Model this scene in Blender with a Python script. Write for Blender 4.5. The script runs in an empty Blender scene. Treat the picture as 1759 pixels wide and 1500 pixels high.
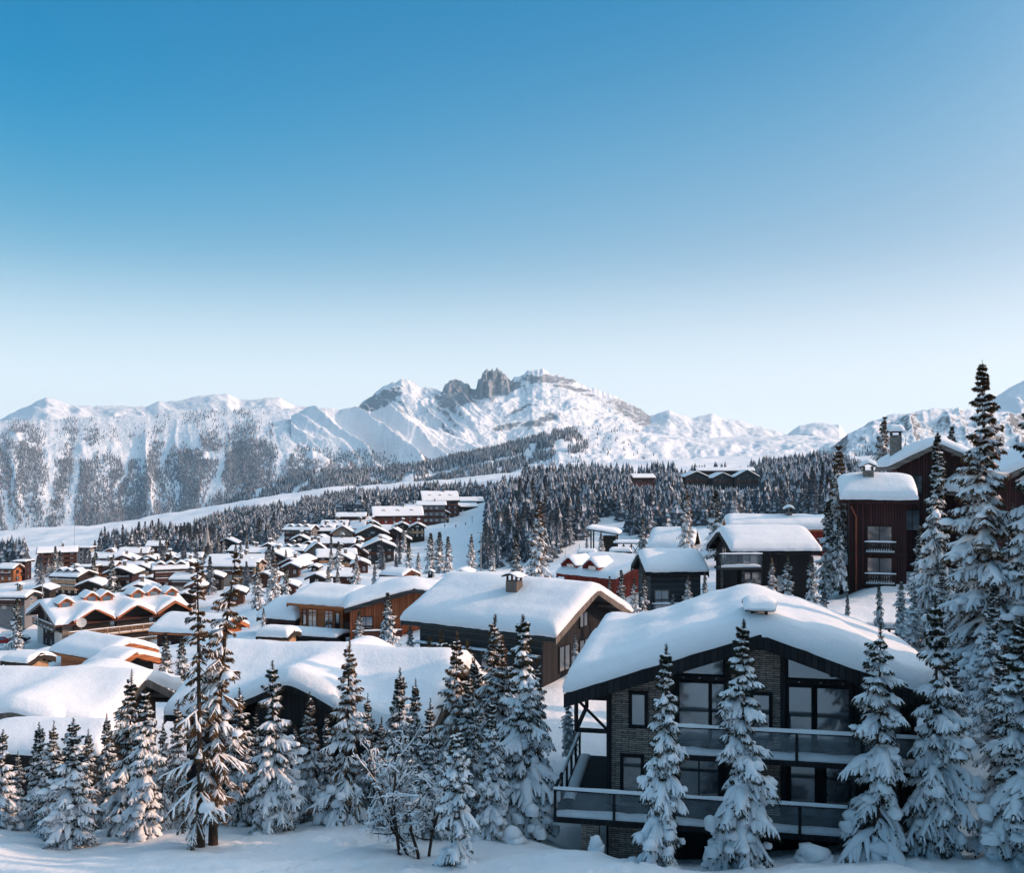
import bpy, math, random
import numpy as np
from mathutils import Vector

SC = bpy.context.scene
COL = SC.collection
RNG = np.random.default_rng(7)
random.seed(7)
F = 1600.0          # focal length in photo pixels
HX, HY = 879.5, 810.0
R = math.radians

def P(px, py, Y):
    return Vector(((px - HX) / F * Y, Y, -(py - HY) / F * Y))

# ------------------------------------------------------------------ noise
def _h(ix, iy, seed):
    n = (ix.astype(np.int64) * 374761393 + iy.astype(np.int64) * 668265263 + seed * 1442695041) & 0xFFFFFFFF
    n = ((n ^ (n >> 13)) * 1274126177) & 0xFFFFFFFF
    n = (n ^ (n >> 16)) & 0xFFFFFFFF
    return n / 4294967295.0

def vnoise(x, y, seed=0):
    x = np.asarray(x, float); y = np.asarray(y, float)
    ix = np.floor(x); iy = np.floor(y)
    fx = x - ix; fy = y - iy
    fx = fx * fx * fx * (fx * (fx * 6 - 15) + 10); fy = fy * fy * fy * (fy * (fy * 6 - 15) + 10)
    a = _h(ix, iy, seed); b = _h(ix + 1, iy, seed); c = _h(ix, iy + 1, seed); d = _h(ix + 1, iy + 1, seed)
    return (a + (b - a) * fx) * (1 - fy) + (c + (d - c) * fx) * fy - 0.5

def fbm(x, y, oc=4, seed=0, gain=0.5):
    t = 0.0; a = 1.0; f = 1.0
    for k in range(oc):
        t = t + a * vnoise(x * f + 17.3 * k, y * f - 9.1 * k, seed + k); a *= gain; f *= 2.03
    return t

def ridged(x, y, oc=4, seed=0, gain=0.5):
    t = 0.0; a = 1.0; f = 1.0
    for k in range(oc):
        t = t + a * (1 - 2 * np.abs(vnoise(x * f + 7.3 * k, y * f + 3.1 * k, seed + k)) * 2); a *= gain; f *= 2.05
    return t

# ------------------------------------------------------------------ meshes
def mkmesh(name, V, polys, mats, smooth=True):
    """V (n,3); polys: list of (index array (m,k), material index[, smooth])"""
    me = bpy.data.meshes.new(name)
    V = np.ascontiguousarray(V, dtype=np.float32)
    polys = [(np.asarray(p[0], dtype=np.int32), p[1], p[2] if len(p) > 2 else smooth) for p in polys if len(p[0])]
    me.vertices.add(len(V)); me.vertices.foreach_set('co', V.ravel())
    nl = sum(p[0].size for p in polys); nf = sum(len(p[0]) for p in polys)
    me.loops.add(nl); me.polygons.add(nf)
    me.loops.foreach_set('vertex_index', np.concatenate([p[0].ravel() for p in polys]))
    st = []; mi = []; sm = []; o = 0
    for idx, m, s in polys:
        k = idx.shape[1]; n = len(idx)
        st.append(o + np.arange(n) * k); o += n * k
        mi.append(np.broadcast_to(np.asarray(m, dtype=np.int32), (n,))); sm.append(np.full(n, bool(s)))
    me.polygons.foreach_set('loop_start', np.concatenate(st).astype(np.int32))
    for m in mats: me.materials.append(m)
    me.polygons.foreach_set('material_index', np.concatenate(mi).astype(np.int32))
    me.polygons.foreach_set('use_smooth', np.concatenate(sm))
    me.update(calc_edges=True)
    return me

class MB:
    """collects shapes for one mesh"""
    def __init__(s): s.V = []; s.P = []; s.n = 0
    def add(s, V, faces, m=0, smooth=False):
        V = np.asarray(V, float).reshape(-1, 3)
        if isinstance(faces, np.ndarray): faces = [faces]
        else:
            g = {}
            for f in faces: g.setdefault(len(f), []).append(f)
            faces = [np.array(x) for x in g.values()]
        for f in faces:
            if len(f): s.P.append((f + s.n, m, smooth))
        s.V.append(V); s.n += len(V)
    def box(s, x0, y0, z0, x1, y1, z1, m=0):
        V = [(x0,y0,z0),(x1,y0,z0),(x1,y1,z0),(x0,y1,z0),(x0,y0,z1),(x1,y0,z1),(x1,y1,z1),(x0,y1,z1)]
        s.add(V, [(0,3,2,1),(4,5,6,7),(0,1,5,4),(1,2,6,5),(2,3,7,6),(3,0,4,7)], m)
    def beam(s, a, b, w, h, m=0):
        a = Vector(a); b = Vector(b); d = (b - a).normalized()
        l = d.cross(Vector((0, 0, 1)))
        if l.length < 1e-3: l = Vector((1, 0, 0))
        l.normalize(); u = l.cross(d).normalized()
        V = []
        for p in (a, b):
            for i, j in ((-1,-1),(1,-1),(1,1),(-1,1)): V.append(p + l * (i * w / 2) + u * (j * h / 2))
        s.add([tuple(v) for v in V], [(0,1,2,3),(7,6,5,4),(0,4,5,1),(1,5,6,2),(2,6,7,3),(3,7,4,0)], m)
    def tube(s, pts, rad, n=8, m=0, smooth=True, cap=True):
        pts = [Vector(p) for p in pts]; V = []
        for i, p in enumerate(pts):
            d = (pts[min(i + 1, len(pts) - 1)] - pts[max(i - 1, 0)]).normalized()
            l = d.cross(Vector((0, 1, 0)) if abs(d.y) < 0.9 else Vector((1, 0, 0))).normalized(); u = d.cross(l)
            for k in range(n):
                t = 2 * math.pi * k / n
                V.append(p + (l * math.cos(t) + u * math.sin(t)) * rad[i])
        fs = []
        for i in range(len(pts) - 1):
            for k in range(n):
                fs.append((i*n+k, i*n+(k+1)%n, (i+1)*n+(k+1)%n, (i+1)*n+k))
        s.add([tuple(v) for v in V], fs, m, smooth)
        if cap: s.add([tuple(v) for v in V[-n:]], [tuple(range(n))], m)
    def build(s, name, mats, parent=None, loc=None, rotz=0):
        me = mkmesh(name, np.concatenate(s.V), s.P, mats if isinstance(mats, (list, tuple)) else [mats])
        return ob(name, me, parent, loc, rotz)

def ob(name, me, parent=None, loc=None, rotz=0):
    o = bpy.data.objects.new(name, me); COL.objects.link(o)
    if parent is not None: o.parent = parent
    if loc is not None: o.location = loc
    if rotz: o.rotation_euler = (0, 0, rotz)
    return o

def tag(o, label=None, cat=None, group=None, kind=None):
    if label: o['label'] = label
    if cat: o['category'] = cat
    if group: o['group'] = group
    if kind: o['kind'] = kind
    return o

def empty(name, loc, rotz=0):
    o = bpy.data.objects.new(name, None); COL.objects.link(o)
    o.location = loc; o.rotation_euler = (0, 0, rotz); o.empty_display_size = 0.3
    return o

def grid_faces(nu, nv):
    i = np.arange(nu - 1)[:, None] * nv + np.arange(nv - 1)[None, :]
    i = i.ravel()
    return np.stack([i, i + nv, i + nv + 1, i + 1], 1)

# ------------------------------------------------------------------ materials
def mat(name):
    m = bpy.data.materials.new(name); m.use_nodes = True
    nt = m.node_tree; b = nt.nodes['Principled BSDF']
    return m, nt, b
def N(nt, t, **k):
    n = nt.nodes.new(t)
    for a, v in k.items():
        if a in n.inputs.keys() if isinstance(a, str) else False: n.inputs[a].default_value = v
        else: setattr(n, a, v)
    return n
def L(nt, a, b): nt.links.new(a, b)
def noise_node(nt, scale, detail=4, rough=0.55, vec=None, dist=0.0):
    n = nt.nodes.new('ShaderNodeTexNoise'); n.inputs['Scale'].default_value = scale
    n.inputs['Detail'].default_value = detail; n.inputs['Roughness'].default_value = rough
    n.inputs['Distortion'].default_value = dist
    if vec is not None: L(nt, vec, n.inputs['Vector'])
    return n
def ramp(nt, src, stops, interp='LINEAR'):
    r = nt.nodes.new('ShaderNodeValToRGB'); r.color_ramp.interpolation = interp
    while len(r.color_ramp.elements) < len(stops): r.color_ramp.elements.new(0.5)
    for e, (p, c) in zip(r.color_ramp.elements, stops):
        e.position = p; e.color = (c[0], c[1], c[2], 1) if not isinstance(c, (int, float)) else (c, c, c, 1)
    if src is not None: L(nt, src, r.inputs['Fac'])
    return r
def bump(nt, b, h, strength, dist):
    n = nt.nodes.new('ShaderNodeBump'); n.inputs['Strength'].default_value = strength
    n.inputs['Distance'].default_value = dist; L(nt, h, n.inputs['Height']); L(nt, n.outputs['Normal'], b.inputs['Normal'])
    return n
def math_n(nt, op, a, b=None, c=None):
    n = nt.nodes.new('ShaderNodeMath'); n.operation = op
    for i, v in enumerate((a, b, c)):
        if v is None: continue
        if isinstance(v, (int, float)): n.inputs[i].default_value = v
        else: L(nt, v, n.inputs[i])
    return n.outputs[0]
def coords(nt, kind='Object'):
    return nt.nodes.new('ShaderNodeTexCoord').outputs[kind]
def geo_pos(nt): return nt.nodes.new('ShaderNodeNewGeometry').outputs['Position']

SNOW_C = (0.84, 0.85, 0.875)
def snow_mat(name, scales=((3.0, 0.5, 0.05), ), tint=SNOW_C, rough=0.65):
    m, nt, b = mat(name)
    p = geo_pos(nt)
    n1 = noise_node(nt, scales[0][0], 5, 0.6, p)
    r = ramp(nt, n1.outputs['Fac'], [(0.25, [c * 0.95 for c in tint]), (0.75, tint)])
    L(nt, r.outputs[0], b.inputs['Base Color'])
    b.inputs['Roughness'].default_value = rough
    b.inputs['Specular IOR Level'].default_value = 0.25
    h = None
    for sc, st, d in scales:
        n = noise_node(nt, sc, 5, 0.6, p)
        v = math_n(nt, 'MULTIPLY', n.outputs['Fac'], d)
        h = v if h is None else math_n(nt, 'ADD', h, v)
    bump(nt, b, h, 1.0, 1.0)
    return m

M = {}
M['snow_roof'] = snow_mat('snow_roof', ((1.3, 0, 0.06), (7.0, 0, 0.02), (30.0, 0, 0.006)))
M['snow_tree'] = snow_mat('snow_tree', ((7.0, 0, 0.03), (25.0, 0, 0.008)))
M['snow_ground'] = snow_mat('snow_ground', ((0.7, 0, 0.14), (4.0, 0, 0.05), (22.0, 0, 0.012)))
M['snow_far'] = snow_mat('snow_far', ((0.05, 0, 1.2), (0.25, 0, 0.2)))

def plank(name, c1, c2, bw=0.18, axis='v', rough=0.75, bumpd=0.012, gap=0.12):
    m, nt, b = mat(name)
    t = coords(nt)
    s = nt.nodes.new('ShaderNodeSeparateXYZ'); L(nt, t, s.inputs[0])
    co = math_n(nt, 'ADD', s.outputs['X'], s.outputs['Y']) if axis == 'v' else s.outputs['Z']
    q = math_n(nt, 'DIVIDE', co, bw)
    fr = math_n(nt, 'FRACT', q); fl = math_n(nt, 'FLOOR', q)
    wn = nt.nodes.new('ShaderNodeTexWhiteNoise'); wn.noise_dimensions = '1D'; L(nt, fl, wn.inputs['W'])
    mp = nt.nodes.new('ShaderNodeMapping'); L(nt, t, mp.inputs[0])
    mp.inputs['Scale'].default_value = (6, 6, 0.8) if axis == 'v' else (0.8, 0.8, 6)
    nz = noise_node(nt, 2.0, 5, 0.65, mp.outputs[0])
    f = math_n(nt, 'ADD', math_n(nt, 'MULTIPLY', wn.outputs['Value'], 0.5), math_n(nt, 'MULTIPLY', nz.outputs['Fac'], 0.6))
    r = ramp(nt, f, [(0.2, c1), (0.9, c2)])
    edge = math_n(nt, 'LESS_THAN', fr, gap)
    mx = nt.nodes.new('ShaderNodeMix'); mx.data_type = 'RGBA'
    L(nt, edge, mx.inputs['Factor']); L(nt, r.outputs[0], mx.inputs[6]); mx.inputs[7].default_value = (c1[0]*.25, c1[1]*.25, c1[2]*.25, 1)
    L(nt, mx.outputs[2], b.inputs['Base Color'])
    b.inputs['Roughness'].default_value = rough; b.inputs['Specular IOR Level'].default_value = 0.2
    bump(nt, b, math_n(nt, 'SUBTRACT', math_n(nt, 'MULTIPLY', nz.outputs['Fac'], 0.4), edge), 0.8, bumpd)
    return m

def plain(name, c, rough=0.6, metal=0.0, nscale=4.0, var=0.25):
    m, nt, b = mat(name)
    n = noise_node(nt, nscale, 5, 0.6, coords(nt))
    r = ramp(nt, n.outputs['Fac'], [(0.3, [x * (1 - var) for x in c]), (0.7, c)])
    L(nt, r.outputs[0], b.inputs['Base Color'])
    b.inputs['Roughness'].default_value = rough; b.inputs['Metallic'].default_value = metal
    b.inputs['Specular IOR Level'].default_value = 0.3
    bump(nt, b, n.outputs['Fac'], 0.3, 0.02)
    return m

def stone(name, c1, c2, mortar, scale=1.0, bh=0.09, bw=0.5):
    m, nt, b = mat(name)
    t = coords(nt)
    s = nt.nodes.new('ShaderNodeSeparateXYZ'); L(nt, t, s.inputs[0])
    c = nt.nodes.new('ShaderNodeCombineXYZ')
    L(nt, math_n(nt, 'ADD', s.outputs['X'], s.outputs['Y']), c.inputs[0]); L(nt, s.outputs['Z'], c.inputs[1])
    nw = noise_node(nt, 3.0, 3, 0.5, t)
    vm = nt.nodes.new('ShaderNodeVectorMath'); vm.operation = 'MULTIPLY_ADD'
    L(nt, nw.outputs['Color'], vm.inputs[0]); vm.inputs[1].default_value = (0.05, 0.05, 0); L(nt, c.outputs[0], vm.inputs[2])
    br = nt.nodes.new('ShaderNodeTexBrick'); L(nt, vm.outputs[0], br.inputs['Vector'])
    br.inputs['Scale'].default_value = scale; br.inputs['Brick Width'].default_value = bw; br.inputs['Row Height'].default_value = bh
    br.inputs['Mortar Size'].default_value = 0.012; br.inputs['Bias'].default_value = -0.1
    br.inputs['Color1'].default_value = (*c1, 1); br.inputs['Color2'].default_value = (*c2, 1); br.inputs['Mortar'].default_value = (*mortar, 1)
    nz = noise_node(nt, 9.0, 4, 0.6, t)
    mx = nt.nodes.new('ShaderNodeMix'); mx.data_type = 'RGBA'; mx.blend_type = 'MULTIPLY'; mx.inputs['Factor'].default_value = 0.8
    rr = ramp(nt, nz.outputs['Fac'], [(0.3, 0.45), (0.7, 1.25)])
    L(nt, br.outputs['Color'], mx.inputs[6]); L(nt, rr.outputs[0], mx.inputs[7])
    L(nt, mx.outputs[2], b.inputs['Base Color']); b.inputs['Roughness'].default_value = 0.85
    bump(nt, b, math_n(nt, 'SUBTRACT', math_n(nt, 'MULTIPLY', nz.outputs['Fac'], 0.6), br.outputs['Fac']), 1.0, 0.03)
    return m

M['dark_wood'] = plank('dark_wood', (0.016, 0.013, 0.012), (0.045, 0.034, 0.028), 0.2, 'h')
M['charcoal_wood'] = plank('charcoal_wood', (0.02, 0.024, 0.027), (0.06, 0.068, 0.072), 0.22, 'h')
M['black_wood'] = plank('black_wood', (0.008, 0.0085, 0.01), (0.022, 0.022, 0.026), 0.25, 'v')
M['red_wood'] = plank('red_wood', (0.15, 0.02, 0.015), (0.30, 0.045, 0.03), 0.22, 'v')
M['maroon_wood'] = plank('maroon_wood', (0.026, 0.012, 0.013), (0.075, 0.028, 0.028), 0.22, 'v', bumpd=0.03, gap=0.2)
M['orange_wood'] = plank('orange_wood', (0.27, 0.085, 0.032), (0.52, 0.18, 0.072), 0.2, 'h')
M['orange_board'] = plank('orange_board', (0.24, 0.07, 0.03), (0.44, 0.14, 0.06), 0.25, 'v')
M['brown_wood'] = plank('brown_wood', (0.045, 0.02, 0.016), (0.115, 0.046, 0.034), 0.2, 'h')
M['brown_board'] = plank('brown_board', (0.06, 0.028, 0.02), (0.16, 0.075, 0.05), 0.2, 'v')
M['grey_wood'] = plank('grey_wood', (0.11, 0.095, 0.085), (0.26, 0.22, 0.19), 0.2, 'h')
M['tan_wood'] = plank('tan_wood', (0.30, 0.17, 0.10), (0.55, 0.34, 0.20), 0.16, 'v')
M['fascia_grey'] = plank('fascia_grey', (0.10, 0.085, 0.075), (0.22, 0.18, 0.155), 0.3, 'v', gap=0.06)
M['slate'] = stone('slate', (0.40, 0.33, 0.28), (0.17, 0.145, 0.13), (0.02, 0.02, 0.02), 1.0, 0.085, 0.55)
M['rubble'] = stone('rubble', (0.27, 0.24, 0.21), (0.13, 0.12, 0.11), (0.06, 0.06, 0.06), 1.0, 0.22, 0.45)
M['render_white'] = plain('render_white', (0.62, 0.58, 0.54), 0.85)
M['render_beige'] = plain('render_beige', (0.45, 0.34, 0.27), 0.85)
M['render_grey'] = plain('render_grey', (0.20, 0.20, 0.21), 0.85)
M['concrete'] = plain('concrete', (0.33, 0.32, 0.32), 0.85)
M['copper'] = plain('copper', (0.36, 0.12, 0.06), 0.45, 0.6)
M['dark_metal'] = plain('dark_metal', (0.02, 0.022, 0.026), 0.45, 0.5)
M['grey_metal'] = plain('grey_metal', (0.25, 0.26, 0.28), 0.45, 0.7)
M['white_frame'] = plain('white_frame', (0.6, 0.55, 0.5), 0.6)
M['bark'] = plain('bark', (0.07, 0.045, 0.032), 0.9, 0, 14.0, 0.6)
M['cloth_dark'] = plain('cloth_dark', (0.02, 0.022, 0.03), 0.8)
M['cloth_red'] = plain('cloth_red', (0.35, 0.03, 0.03), 0.8)

def glass_mat(name, c, rough=0.06):
    m, nt, b = mat(name)
    n = noise_node(nt, 0.8, 2, 0.5, coords(nt))
    r = ramp(nt, n.outputs['Fac'], [(0.4, [x * 0.5 for x in c]), (0.6, c)])
    L(nt, r.outputs[0], b.inputs['Base Color']); b.inputs['Roughness'].default_value = rough
    b.inputs['Specular IOR Level'].default_value = 0.9; b.inputs['IOR'].default_value = 2.3
    bump(nt, b, n.outputs['Fac'], 0.05, 0.02)
    return m
M['glass'] = glass_mat('window_glass', (0.045, 0.055, 0.068))
M['glass_pale'] = glass_mat('pale_glass', (0.06, 0.072, 0.088), 0.08)  # paler blue base colour stands in for reflected sky; no curtain behind
def clear_glass():
    m, nt, b = mat('balcony_glass')
    b.inputs['Base Color'].default_value = (0.55, 0.62, 0.68, 1); b.inputs['Roughness'].default_value = 0.15
    n = noise_node(nt, 2.0, 4, 0.6, coords(nt))
    r = ramp(nt, n.outputs['Fac'], [(0.3, 0.06), (0.8, 0.18)])
    L(nt, r.outputs[0], b.inputs['Alpha'])
    return m
M['clear_glass'] = clear_glass()

def needles(name, c1, c2):
    m, nt, b = mat(name)
    n = noise_node(nt, 1.6, 3, 0.6, geo_pos(nt))
    r = ramp(nt, n.outputs['Fac'], [(0.35, c1), (0.68, c2)])
    L(nt, r.outputs[0], b.inputs['Base Color']); b.inputs['Roughness'].default_value = 0.8
    b.inputs['Specular IOR Level'].default_value = 0.15
    return m
M['needles'] = needles('needles', (0.020, 0.026, 0.018), (0.058, 0.046, 0.026))
M['needles_brown_sunlit'] = needles('needles_brown_sunlit', (0.045, 0.032, 0.02), (0.16, 0.085, 0.036))  # brown needles, pushed towards orange to tint in the sunlit sides
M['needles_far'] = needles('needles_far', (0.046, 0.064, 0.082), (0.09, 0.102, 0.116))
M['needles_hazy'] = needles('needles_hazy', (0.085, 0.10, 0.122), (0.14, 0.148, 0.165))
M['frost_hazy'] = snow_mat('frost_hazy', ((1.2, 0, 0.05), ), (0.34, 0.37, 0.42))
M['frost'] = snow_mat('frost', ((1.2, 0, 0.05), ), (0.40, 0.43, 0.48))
# village houses: (px left, px right, y ridge, y eave, y base, distance, 'g' gable or 'e' eave towards the viewer, yaw, wall, floors, label)
VILLAGE = [
 (488,533,907,916,940,340,'e',-8,'render_grey',3,'grey apartment house with stacked balconies at the left end of the hillside village'),
 (533,571,906,917,934,346,'e',6,'brown_wood',3,'brown apartment house with scalloped snow eaves, joined to the grey one'),
 (571,606,907,920,932,338,'g',8,'render_beige',2,'beige gabled chalet in the middle of the hillside village'),
 (553,594,896,905,911,392,'e',5,'dark_wood',1,'dark house with dormers, highest row left of the hillside village'),
 (600,625,898,912,921,380,'e',-12,'brown_wood',2,'small brown chalet behind the beige gabled one'),
 (579,625,883,890,899,432,'e',4,'brown_wood',1,'low long house at the upper edge of the hillside village by the wood'),
 (646,720,874,890,901,418,'e',16,'red_wood',2,'large chalet with dark gable and red front wall at the top of the village'),
 (626,653,896,906,913,392,'g',10,'dark_wood',1,'dark small gable below the large red fronted chalet'),
 (676,706,901,910,923,372,'g',8,'dark_wood',2,'left of two dark gables beside the top of the piste'),
 (704,730,902,910,925,368,'g',5,'dark_wood',2,'right of two dark gables beside the top of the piste'),
 (616,666,909,922,944,330,'g',12,'charcoal_wood',3,'tall charcoal gabled chalet in the middle right of the hillside village'),
 (661,690,912,922,942,336,'g',0,'maroon_wood',2,'reddish gabled chalet touching the tall charcoal one'),
 (627,678,934,945,963,292,'g',10,'charcoal_wood',2,'dark gabled chalet with pale terrace, lowest near the piste'),
 (605,623,925,932,943,322,'g',4,'brown_wood',1,'narrow brown gable between larger chalets'),
 (551,605,927,936,946,318,'e',2,'brown_wood',1,'low brown house with a long roof in the village centre'),
 (465,518,940,950,967,300,'e',-4,'charcoal_wood',2,'long dark house with a frilled snow edge below the grey apartment house'),
 (510,546,933,944,953,312,'g',-4,'brown_board',1,'brown gable above the frilled long house'),
 (528,564,938,955,976,282,'g',14,'grey_wood',3,'steep grey gable in the lower hillside village'),
 (548,607,948,962,978,268,'e',14,'dark_wood',2,'dark chalet with a broad lit roof, lowest of the hillside village'),
 (589,630,940,955,966,290,'g',-6,'brown_wood',2,'brown gable with a lit right slope, above the lowest chalet'),
 (437,488,950,962,973,272,'g',-10,'maroon_wood',2,'reddish gable at the lower left of the hillside village'),
 (474,518,963,976,984,242,'g',-6,'brown_wood',1,'brown gable low in the village with an orange lit wall'),
 (409,452,942,952,961,302,'e',5,'brown_wood',1,'snowy roofed house left of the reddish gable'),
 (400,440,970,980,993,236,'e',-6,'brown_wood',1,'low house half hidden behind the dark spruce clump'),
 (530,547,971,977,983,236,'g',0,'dark_wood',1,'tiny dark hut below the steep grey gable'),
 (729,784,851,867,894,470,'e',18,'charcoal_wood',4,'tall dark hotel highest above the piste'),
 (718,763,869,876,911,432,'e',6,'render_grey',4,'grey block like house standing at the top edge of the piste'),
 (790,832,853,862,873,520,'e',16,'dark_wood',1,'chalet at the right end of the upper row beside the wood'),
 (780,820,863,871,885,492,'e',8,'dark_wood',1,'low chalet in front of the right end of the upper row'),
 (694,717,868,875,883,452,'e',-6,'dark_wood',1,'small chalet left of the tall dark hotel'),
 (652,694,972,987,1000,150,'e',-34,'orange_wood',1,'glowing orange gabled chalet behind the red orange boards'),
 (751,791,984,998,1006,135,'g',-8,'grey_metal',1,'plain pale grey gable left of the capped chimney roof'),
 (773,809,977,987,997,152,'g',-10,'brown_wood',1,'brown gable just above the plain grey gable'),
 (66,118,951,958,992,300,'e',24,'brown_wood',5,'tall brown block with a curved dark end wall at the far left'),
 (122,152,947,949,982,322,'e',4,'concrete',5,'pale concrete tower with a flat roof at the left'),
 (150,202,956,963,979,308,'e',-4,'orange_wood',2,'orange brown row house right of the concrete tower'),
 (84,142,980,990,1022,216,'e',-16,'dark_wood',4,'dark stepped hotel with many balconies in the left village'),
 (130,176,997,1007,1024,204,'g',6,'dark_wood',2,'dark gable end in front of the stepped hotel'),
 (122,157,976,978,993,236,'e',0,'concrete',1,'pale box on top of the stepped hotel roofs'),
 (180,227,981,990,1006,230,'g',4,'maroon_wood',2,'maroon gabled chalet in the left village'),
 (209,267,1003,1015,1023,198,'g',12,'maroon_wood',1,'broad maroon gable nearest behind the big hotel'),
 (158,195,969,976,991,262,'e',4,'orange_wood',2,'orange lit house behind the maroon gable'),
 (190,238,970,978,991,266,'e',-10,'brown_wood',2,'brown house with a sunlit roof right of the orange lit one'),
 (204,248,944,954,966,342,'e',8,'render_beige',1,'beige house with a blue shaded roof under the meadow'),
 (251,281,932,941,951,392,'e',6,'brown_wood',1,'highest small house at the meadow edge'),
 (260,318,969,980,1011,216,'e',22,'brown_wood',4,'brown apartment block with a lit right end, centre left'),
 (289,343,988,996,1016,200,'e',-6,'render_white',2,'white fronted row with dark windows behind the tall pair of spruces'),
 (305,343,952,961,971,312,'e',5,'render_grey',1,'round roofed grey house near the church'),
 (305,340,965,974,986,262,'g',12,'brown_wood',1,'brown gable above the white fronted row'),
 (355,435,970,978,999,232,'e',-4,'render_beige',3,'long beige building behind the leaning tall spruce'),
 (358,448,961,968,981,262,'e',2,'render_grey',2,'long grey building behind the long beige one'),
 (394,450,941,949,959,332,'e',-3,'dark_wood',1,'dark long house beside the church trees'),
 (-6,24,972,982,1001,250,'e',-10,'orange_wood',2,'orange lit block cut by the left edge'),
 (23,43,968,971,999,253,'e',-4,'maroon_wood',3,'reddish flat roofed block near the left edge'),
 (-14,46,1018,1027,1050,165,'e',-4,'render_grey',2,'flat snow roofed grey building at the left edge'),
 (192,230,957,965,973,302,'g',8,'brown_wood',1,'small brown gable under the beige house'),
 (177,198,945,952,961,342,'g',6,'orange_wood',1,'small orange gable beside the concrete tower'),
 (1174,1220,809,820,834,500,'g',6,'charcoal_wood',2,'left gable of the hotel on the wooded hill'),
 (1222,1262,811,822,836,494,'g',4,'charcoal_wood',2,'middle gable of the hotel on the wooded hill'),
 (1262,1306,806,820,837,488,'g',-4,'charcoal_wood',2,'right gable of the hotel on the wooded hill'),
 (1196,1298,802,809,822,522,'e',0,'dark_wood',1,'long back wing of the hotel on the wooded hill'),
 (1087,1129,813,821,832,540,'e',14,'brown_wood',1,'lone chalet among the trees of the wooded hill'),
 (240,275,990,998,1011,225,'g',6,'brown_wood',2,'brown gable just right of the maroon chalet'),
 (222,258,974,982,997,258,'g',-4,'dark_wood',2,'dark gable under a sunlit roof behind the brown gable'),
 (318,352,1000,1008,1021,188,'g',8,'brown_wood',1,'small gable below the white fronted row'),
 (345,385,984,993,1007,214,'g',10,'dark_wood',2,'dark gable between the white fronted row and the long beige building'),
 (430,472,984,993,1009,205,'g',-8,'brown_wood',2,'low brown gable behind the dark spruce clump'),
 (272,302,954,962,974,312,'g',8,'brown_board',1,'small brown gable above the brown apartment block'),
 (238,266,958,965,978,300,'g',-6,'maroon_wood',1,'small maroon gable under the blue shaded roof'),
 (52,88,1006,1014,1030,192,'g',4,'dark_wood',2,'dark gable left of the stepped hotel'),
 (372,406,928,937,947,372,'g',6,'dark_wood',1,'dark gable at the foot of the meadow wood'),
 (500,530,923,932,946,322,'g',8,'dark_wood',2,'dark gable in front of the grey apartment house'),
 (638,664,924,932,946,316,'g',-6,'maroon_wood',2,'maroon gable left of the reddish gabled chalet'),
 (680,706,923,931,943,340,'g',6,'dark_wood',1,'dark gable on the piste edge below the two dark gables'),
 (586,612,915,924,936,345,'g',10,'brown_wood',2,'brown gable between the beige and the tall charcoal chalets'),
 (536,560,922,930,941,332,'g',-5,'grey_wood',1,'grey gable below the scalloped eaves'),
 (568,602,956,966,981,260,'g',-8,'dark_wood',2,'dark gable right of the steep grey one'),
 (604,634,964,973,986,240,'g',8,'brown_wood',1,'lowest brown gable beside the broad lit roof'),
 (484,514,970,979,991,230,'g',4,'brown_board',1,'brown gable in front of the steep grey gable'),
 (446,474,936,945,957,306,'g',6,'dark_wood',1,'dark gable at the edge of the wood left of the frilled long house'),
 (498,528,958,967,981,262,'g',-10,'dark_wood',2,'dark gable below the frilled long house'),
 (740,772,878,886,902,442,'g',8,'dark_wood',2,'dark gable in front of the tall dark hotel'),
 (764,790,866,874,888,478,'g',4,'brown_wood',1,'brown gable right of the tall dark hotel'),
 (668,694,883,891,902,428,'g',-4,'dark_wood',1,'dark gable right behind the large red fronted chalet'),
 (474,512,1000,1008,1021,152,'g',6,'brown_wood',1,'brown gable just behind the left snow roof of the orange chalet'),
 (384,424,1010,1019,1036,168,'g',10,'brown_board',2,'brown gable showing between the tops of the tall pair'),
 (522,560,986,994,1005,178,'g',-6,'dark_wood',1,'dark gable above the orange chalet roof'),
 (566,612,984,991,1001,182,'e',4,'brown_wood',1,'low brown house above the orange chalet roof, right of the dark gable'),
 (300,336,1016,1025,1042,170,'g',6,'maroon_wood',2,'maroon gable behind the hotel right end and the tall pair'),
]
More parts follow.
